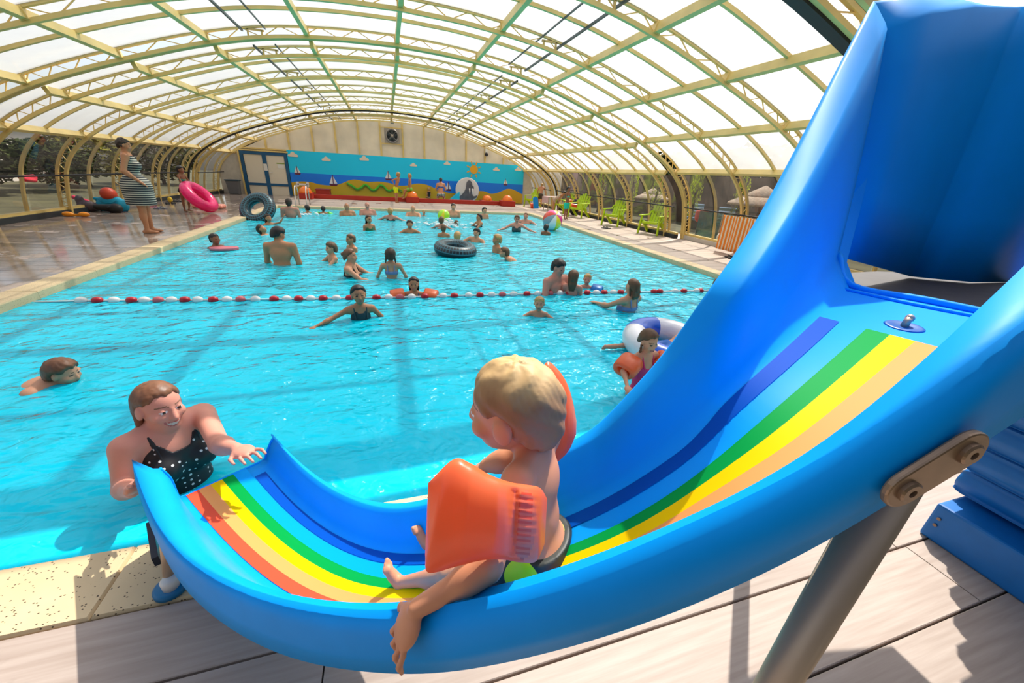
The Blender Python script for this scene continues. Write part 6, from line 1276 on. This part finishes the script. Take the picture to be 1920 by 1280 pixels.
# towel over the rail at the right
t = empty('striped_towel', (8.35, 7.72, .86), 0, 'orange and white striped towel hanging on the right hand rail', 'towel')
def towel_m():
    m = striped('orange_white', (.85, .22, .01, 1), (.80, .66, .50, 1), 3.2, 'Y'); return m
b = MB(); G = np.array([[(-.06 - .05 * (1 - z / .0 if False else 0) - .02 * sin(y * 14), y, z) for z in np.linspace(.05, -.80, 10)] for y in np.linspace(-.62, .62, 20)]); b.grid(G); o = b.build('cloth', towel_m(), t, smooth=True); sm = o.modifiers.new('thick', 'SOLIDIFY'); sm.thickness = .012
# ------------------------------------------------------------------ bags and toys on the left deck
def lump(name, px_, py_, label, cat, prims, m, h=.02, dz=0, rz=0.0, sc=.66):
    p = on_z(px_, py_, 0); p[0] += .28 * (p[0] < -7.5); t = empty(name, (p[0], p[1], dz * sc), rz, label, cat); sdf_mesh('body', prims, h, m, t); t.scale = (sc, sc, sc); return t
R_ = lambda *a: RCONE(*a)
bg = lump('beach_bag', 212, 396, 'big turquoise beach bag by the left wall', 'bag', [ELL((0, .12, .28), (.50, .24, .34), k=.08), ELL((-.28, .1, .20), (.28, .22, .24), k=.06), ELL((.30, .1, .22), (.26, .22, .26), k=.06), R_((-.52, .1, .48), (.5, .1, .38), .06, .06, .08)], mat('bag_turquoise', (.0, .33, .52, 1), .45, noise=.12, nscale=5), .024)
b = MB(); b.tube(catmull([(-.30, -.1, .5), (-.22, -.16, .40), (0, -.2, .34), (.22, -.16, .38), (.3, -.1, .48)], 4), .014, 6); b.build('handle', mat('bag_strap', (.0, .22, .34, 1), .6), bg, smooth=True)
p = on_z(199, 396, 0); t = empty('red_ball', (p[0] + .12, p[1] + .12, .44), 0, 'red orange ball on top of the turquoise bag', 'ball'); b = MB(); b.ball((0, 0, 0), .18, 20, 12); b.build('shell', mat('ball_red', (.62, .06, .02, 1), .45), t, smooth=True)
lump('backpack', 180, 398, 'black backpack lying on the left deck', 'bag', [R_((-.35, 0, .22), (.25, .05, .16), .10, .17, .05), ELL((.28, 0, .18), (.22, .2, .18), k=.06), R_((.1, -.16, .2), (.38, -.1, .28), .035, .03, .03)], mat('bag_black', (.012, .011, .010, 1), .6, noise=.3, nscale=6), .022)
lump('sports_bag', 140, 396, 'pink and grey bag leaning on the left wall', 'bag', [ELL((0, .1, .20), (.34, .2, .22), k=.06), ELL((-.2, .12, .42), (.14, .12, .2), k=.06)], mat('bag_grey', (.10, .07, .08, 1), .6, noise=.3, nscale=6), .022)
lump('pink_towel', 138, 388, 'crumpled red pink towel over the grey bag', 'towel', [R_((-.30, .02, .40), (-.05, .0, .32), .08, .06, .04), R_((-.05, 0, .32), (.30, -.05, .22), .07, .06, .04), R_((.28, -.1, .20), (.55, -.2, .09), .07, .09, .05)], mat('towel_red', (.62, .02, .08, 1), .8, noise=.2, nscale=8), .02)
lump('swim_armbands', 144, 406, 'pair of yellow orange armbands on the left deck', 'armbands', [ELL((-.24, 0, .085), (.17, .10, .09), k=.04), ELL((.24, 0, .085), (.17, .10, .09), k=.04), R_((-.1, 0, .06), (.1, 0, .06), .04, .04, .05)], mat('armband_yellow', (.92, .30, .0, 1), .3, coat=.3), .016)
lump('pink_towel', 257, 384, 'bright pink towel lying behind the striped dress', 'towel', [R_((-.3, 0, .05), (.3, .03, .05), .05, .06, .03), R_((-.1, .1, .05), (.25, .12, .05), .05, .05, .03)], mat('towel_hot_pink', (.80, .02, .16, 1), .8), .02)
lump('cloth_bag', 302, 379, 'yellow cloth bag behind the striped dress', 'bag', [ELL((0, 0, .14), (.11, .1, .15), k=.04)], mat('bag_yellow', (.75, .48, .02, 1), .6), .022)
lump('air_mattress', 390, 391, 'pale pink inflatable lying flat on the left deck', 'air mattress', [R_((-.55, 0, .10), (.55, .0, .10), .10, .10, .03), R_((-.55, .22, .10), (.55, .22, .10), .10, .10, .03), R_((-.55, .44, .10), (.55, .44, .10), .10, .10, .03)], mat('mattress_pink', (.78, .30, .22, 1), .45), .024)
t = empty('hanging_cloth', (-7.95, 12.45, .88), 0, 'crumpled pink red cloth hung over the left hand rail', 'cloth'); t.scale = (.5, .55, .5); sdf_mesh('body', [R_((0, -.34, -.02), (0, .34, .0), .09, .10, .05), R_((.03, -.2, -.1), (.03, .25, -.16), .10, .09, .06), ELL((.0, .3, -.06), (.09, .14, .13), k=.06)], .022, mat('cloth_coral', (.72, .02, .06, 1), .8, noise=.2, nscale=7), t)
# ------------------------------------------------------------------ garden outside the clear side walls
ORD = ['first', 'second', 'third', 'fourth', 'fifth', 'sixth', 'seventh', 'eighth']
def leaf_mesh(name, n, rad, size, m, seed, flat=1.0):
    r = np.random.default_rng(seed); d = r.normal(size=(n, 3)); d /= np.linalg.norm(d, axis=1)[:, None]; rr = r.uniform(.55, 1.0, n) ** .6; lump_ = 1 + .18 * np.sin(d[:, 0] * 5 + seed) * np.cos(d[:, 1] * 4 + d[:, 2] * 3)
    C = d * rr[:, None] * np.array(rad) * lump_[:, None]; a = r.normal(size=(n, 3)); a /= np.linalg.norm(a, axis=1)[:, None]; b = np.cross(a, r.normal(size=(n, 3))); b /= np.linalg.norm(b, axis=1)[:, None]
    s = (size * r.uniform(.6, 1.3, n))[:, None]; V = np.stack([C - a * s, C + b * s * .45, C + a * s, C - b * s * .45], 1).reshape(-1, 3)
    me = bpy.data.meshes.new(name); me.vertices.add(len(V)); me.vertices.foreach_set('co', V.astype(np.float32).ravel()); me.loops.add(n * 4); me.polygons.add(n)
    me.loops.foreach_set('vertex_index', np.arange(n * 4, dtype=np.int32)); me.polygons.foreach_set('loop_start', np.arange(0, n * 4, 4, dtype=np.int32)); me.materials.append(m); me.update(calc_edges=True); return me
LEAF = [mat('leaf_dark', (.045, .058, .016, 1), .9, spec=.1, noise=.5, nscale=2), mat('leaf_olive', (.15, .14, .02, 1), .9, spec=.1, noise=.5, nscale=2), mat('leaf_lime', (.40, .48, .02, 1), .55, noise=.3, nscale=2, trans=.3)]
BARK = mat('bark', (.06, .035, .02, 1), .9, noise=.3, nscale=8)
_lm = {}
def tree(name, x, y, h_, r, kind, label, n=2600, cat='tree', zc=None, group=None):
    t = empty(name, (x, y, -.04), random.uniform(0, 6), label, cat, group); key = (kind, n, round(r / h_, 1))
    if key not in _lm: _lm[key] = leaf_mesh('foliage', n, (1, 1, 1), .10, LEAF[kind], len(_lm) + 3)
    o = link('foliage', _lm[key], t); o['kind'] = 'stuff'; o.scale = (r, r, h_ * .42 if name != 'tall_tree' else 1.7); o.location = (0, 0, h_ * .58 if zc is None else zc)
    b = MB(); b.tube([(0, 0, 0), (.03, 0, h_ * .3), (0, .05, h_ * .75)], [.05 + h_ * .018, .04 + h_ * .013, .02], 7); b.build('trunk', BARK, t, smooth=True)
k = 0
for i_, (x, y, h_, r, kd) in enumerate(((-11.5, 8.5, 2.6, 1.6, 0), (-12.2, 11.0, 2.9, 1.7, 0), (-12.6, 13.4, 2.4, 1.5, 1), (-12.2, 15.6, 2.1, 1.3, 1), (-13.0, 18.2, 2.0, 1.5, 0), (-12.4, 20.8, 1.8, 1.3, 0), (-13.2, 24.0, 2.2, 1.7, 1), (-12.0, 28.0, 2.4, 1.9, 0))):
    tree('garden_bush', x, y, h_, r, kd, ORD[i_] + ' garden bush from the near end outside the left wall', 2200, 'bush', group='bushes outside the left wall')
for i_, (x, y, h_, r, kd) in enumerate(((15.8, 4.5, 3.5, 2.0, 0), (16.1, 8.0, 3.6, 2.0, 0), (16.5, 11.5, 3.3, 2.0, 0), (16.3, 15.0, 3.5, 2.1, 0), (16.8, 18.6, 3.3, 2.0, 0), (16.3, 22.5, 3.4, 2.1, 0), (16.8, 27.0, 3.5, 2.2, 0))):
    tree('hedge_tree', x, y, h_, r, kd, ORD[i_] + ' dark evergreen from the near end of the row outside the right wall', 3200, 'tree', group='trees outside the right wall')
tree('tall_tree', 12.6, 9.0, 9.2, 1.5, 0, 'tall dark tree rising above the roof edge at the top right', 5200, 'tree', 7.4)
for i_, (x, y, h_) in enumerate(((10.6, 10.2, 2.1), (10.9, 12.6, 2.3), (10.7, 14.6, 2.1), (11.0, 16.8, 2.4), (10.8, 19.5, 2.2))):
    tree('lime_plant', x, y, h_, .22, 2, ORD[i_] + ' slim lime green plant from the near end outside the right wall', 420, 'plant', group='lime plants outside the right wall')
for i_, (x, y, h_, r) in enumerate(((-7, -6.5, 6.5, 2.8), (-2.5, -7.2, 7.0, 2.9), (2.5, -7.0, 6.8, 2.9), (7.0, -5.8, 7.0, 2.8), (9.8, -2.2, 6.5, 2.5))):  # unseen trees behind the camera, added to cut skylight on the near side
    tree('added_shade_tree', x, y, h_, r, 0, ORD[i_] + ' unseen added tree from the left, shading the open end from the sky', 3200, 'tree', group='unseen trees added to darken the sky')
# low dark wall behind the garden on the right, pale building far left
b = MB(); b.box((0, 0, 1.0), (.2, 30, 2.0)); tag(b.build('wall_garden', mat('garden_wall', (.10, .065, .04, 1), .9, noise=.3, nscale=2), loc=(13.2, 15, -.04)), 'brown garden wall behind the loungers', kind='structure')
hb = empty('garden_house', (-19, 22, -.04), .1, 'low white building behind the bushes on the left', 'building'); b = MB(); b.box((0, 0, 1.2), (5, 16, 2.4)); b.build('walls', mat('white_wall', (.70, .64, .58, 1), .8), hb); b = MB(); b.add([(-2.9, -8.4, 2.4), (2.9, -8.4, 2.4), (2.9, 8.4, 2.4), (-2.9, 8.4, 2.4), (0, -8.4, 3.5), (0, 8.4, 3.5)], [(0, 1, 4), (3, 5, 2), (0, 4, 5, 3), (1, 2, 5, 4), (0, 3, 2, 1)]); b.build('roof', mat('grey_roof', (.16, .15, .15, 1), .8), hb)
for y in (-5, -1.5, 2, 5.5): b = MB(); b.box((2.52, y, 1.3), (.05, 1.1, 1.0)); b.build('window', mat('window_dark', (.03, .035, .04, 1), .15), hb)
# thatched parasols
THATCH = mat('thatch', (.48, .37, .28, 1), .95, noise=.25, nscale=12, bump=.6, bscale=40, stretch=(1, 1, .3))
def parasol(x, y, zt_, label):
    t = empty('thatched_parasol', (x, y, -.04), 0, label, 'parasol', 'thatched parasols'); t.scale = ((zt_ + .04) / 2.42,) * 3; b = MB(); b.lathe([(0, 2.42), (.06, 2.40), (.72, 2.02), (.74, 1.96), (.70, 1.98)], 22); b.build('thatch_top', THATCH, t, smooth=True); b = MB(); b.lathe([(.55, 2.06), (1.28, 1.70), (1.32, 1.60), (1.22, 1.66)], 22); b.build('thatch_skirt', THATCH, t, smooth=True); b = MB(); b.tube([(0, 0, 0), (0, 0, 2.3)], .05, 10); b.build('pole', BARK, t)
pp = on_y(1437, 348, 9.7); parasol(pp[0], pp[1], pp[2], 'thatched parasol outside, nearest to the slide'); pp = on_y(1226, 352, 15.9); parasol(pp[0], pp[1], pp[2], 'thatched parasol outside behind the first lime chair')
# loungers on the lawn
LB = mat('lounger_blue', (.30, .50, .75, 1), .6); LF = mat('lounger_frame', (.0, .22, .28, 1), .5)
def make_lounger():
    t = empty('sun_lounger', (0, 0, 0))
    for k in range(7): b = MB(); b.box((0, -.85 + k * .17, .34), (.58, .15, .03)); b.build('slat', LB, t)
    for k in range(5): b = MB(); y = .33 + k * .13; z = .40 + k * .13; b.bar((-.29, y, z), (.29, y, z), .14, .03, up=(0, -1, 1)); b.build('back_slat', LB, t)
    for s in (-1, 1):
        b = MB(); b.bar((s * .30, -.95, .32), (s * .30, .30, .32), .04, .06); b.build('side_rail', LF, t)
        for y in (-.75, .25): b = MB(); b.bar((s * .30, y, .30), (s * .34, y + .1, 0), .04); b.build('leg', LF, t)
    return t
lg = make_lounger()
for i, (px_, py_, rz, lab) in enumerate(((1300, 428, 2.3, 'light blue lounger outside under the red cloth'), (1356, 440, 2.3, 'light blue lounger outside nearest to the striped towel'), (1255, 407, 2.2, 'light blue lounger outside behind the first lime chair'))):
    p = on_z(px_, py_, -.04); q = p + ray(px_, py_) * 0; x = max(p[0], 9.7)
    o = lg if i == 0 else copy_tree(lg); o.location = (x, p[1] * x / p[0], -.04); o.rotation_euler = (0, 0, rz); tag(o, lab, 'lounger', 'light blue loungers on the lawn')
pr2 = on_y(1315, 405, 11.2); t = empty('red_cloth', (pr2[0], pr2[1], pr2[2]), 0, 'red cloth hung over a chair back outside the right wall', 'cloth'); sdf_mesh('body', [ELL((0, 0, -.02), (.26, .09, .20), k=.05), RCONE((-.18, 0, .12), (.18, 0, .14), .07, .07, .08)], .03, mat('red_cloth', (.55, .05, .03, 1), .8), t); b = MB(); b.bar((0, .05, 0), (0, .05, -pr2[2] - .04), .05); b.build('post', BARK, t)
# row of painted tyres along the lawn edge
tr_ = [(1348, 452, 'w'), (1357, 454, 'b'), (1366, 456, 'y'), (1375, 458, 'y'), (1383, 460, 'g'), (1391, 462, 'y')]
for i, (px_, py_, c) in enumerate(tr_):
    p = on_z(px_, py_, -.04); p = p * (9.15 / p[0]); t = empty('painted_tyre', (p[0], p[1], .16), 0, {'w': 'white tyre at the start of the painted tyre row outside', 'b': 'pale blue tyre in the painted tyre row outside', 'y': ORD[i] + ' tyre of the painted row outside, yellow', 'g': 'lime tyre in the painted tyre row outside'}[c], 'tyre', 'painted tyres outside'); b = MB(); b.torus(.14, .06, 24, 10, (0, 0, 0), rotm('X', pi / 2) if False else rotm('Z', .5) @ rotm('X', pi / 2)); b.build('ring', {'w': mat('tyre_white', (.7, .7, .66, 1), .5), 'b': mat('tyre_pale_blue', (.30, .55, .65, 1), .5), 'y': mat('tyre_yellow', (.70, .70, .02, 1), .5), 'g': mat('tyre_lime', (.30, .62, .04, 1), .5)}[c], t, smooth=True)
# glass pool fence outside
gf = empty('glass_fence', (9.6, 8.6, -.04), 0, 'low green tinted glass fence outside the right wall', 'fence')
GL = clear_mat('green_glass', (.30, .55, .50, 1), .9, (.1, .3, .28, 1), gloss=.08)
for k in range(4): b = MB(); b.box((0, -1.4 + k * 1.0, .45), (.012, .94, .84)); b.build('pane', GL, gf); b = MB(); b.bar((0, -1.9 + k * 1.0, 0), (0, -1.9 + k * 1.0, .9), .03); b.build('post', STEEL, gf)
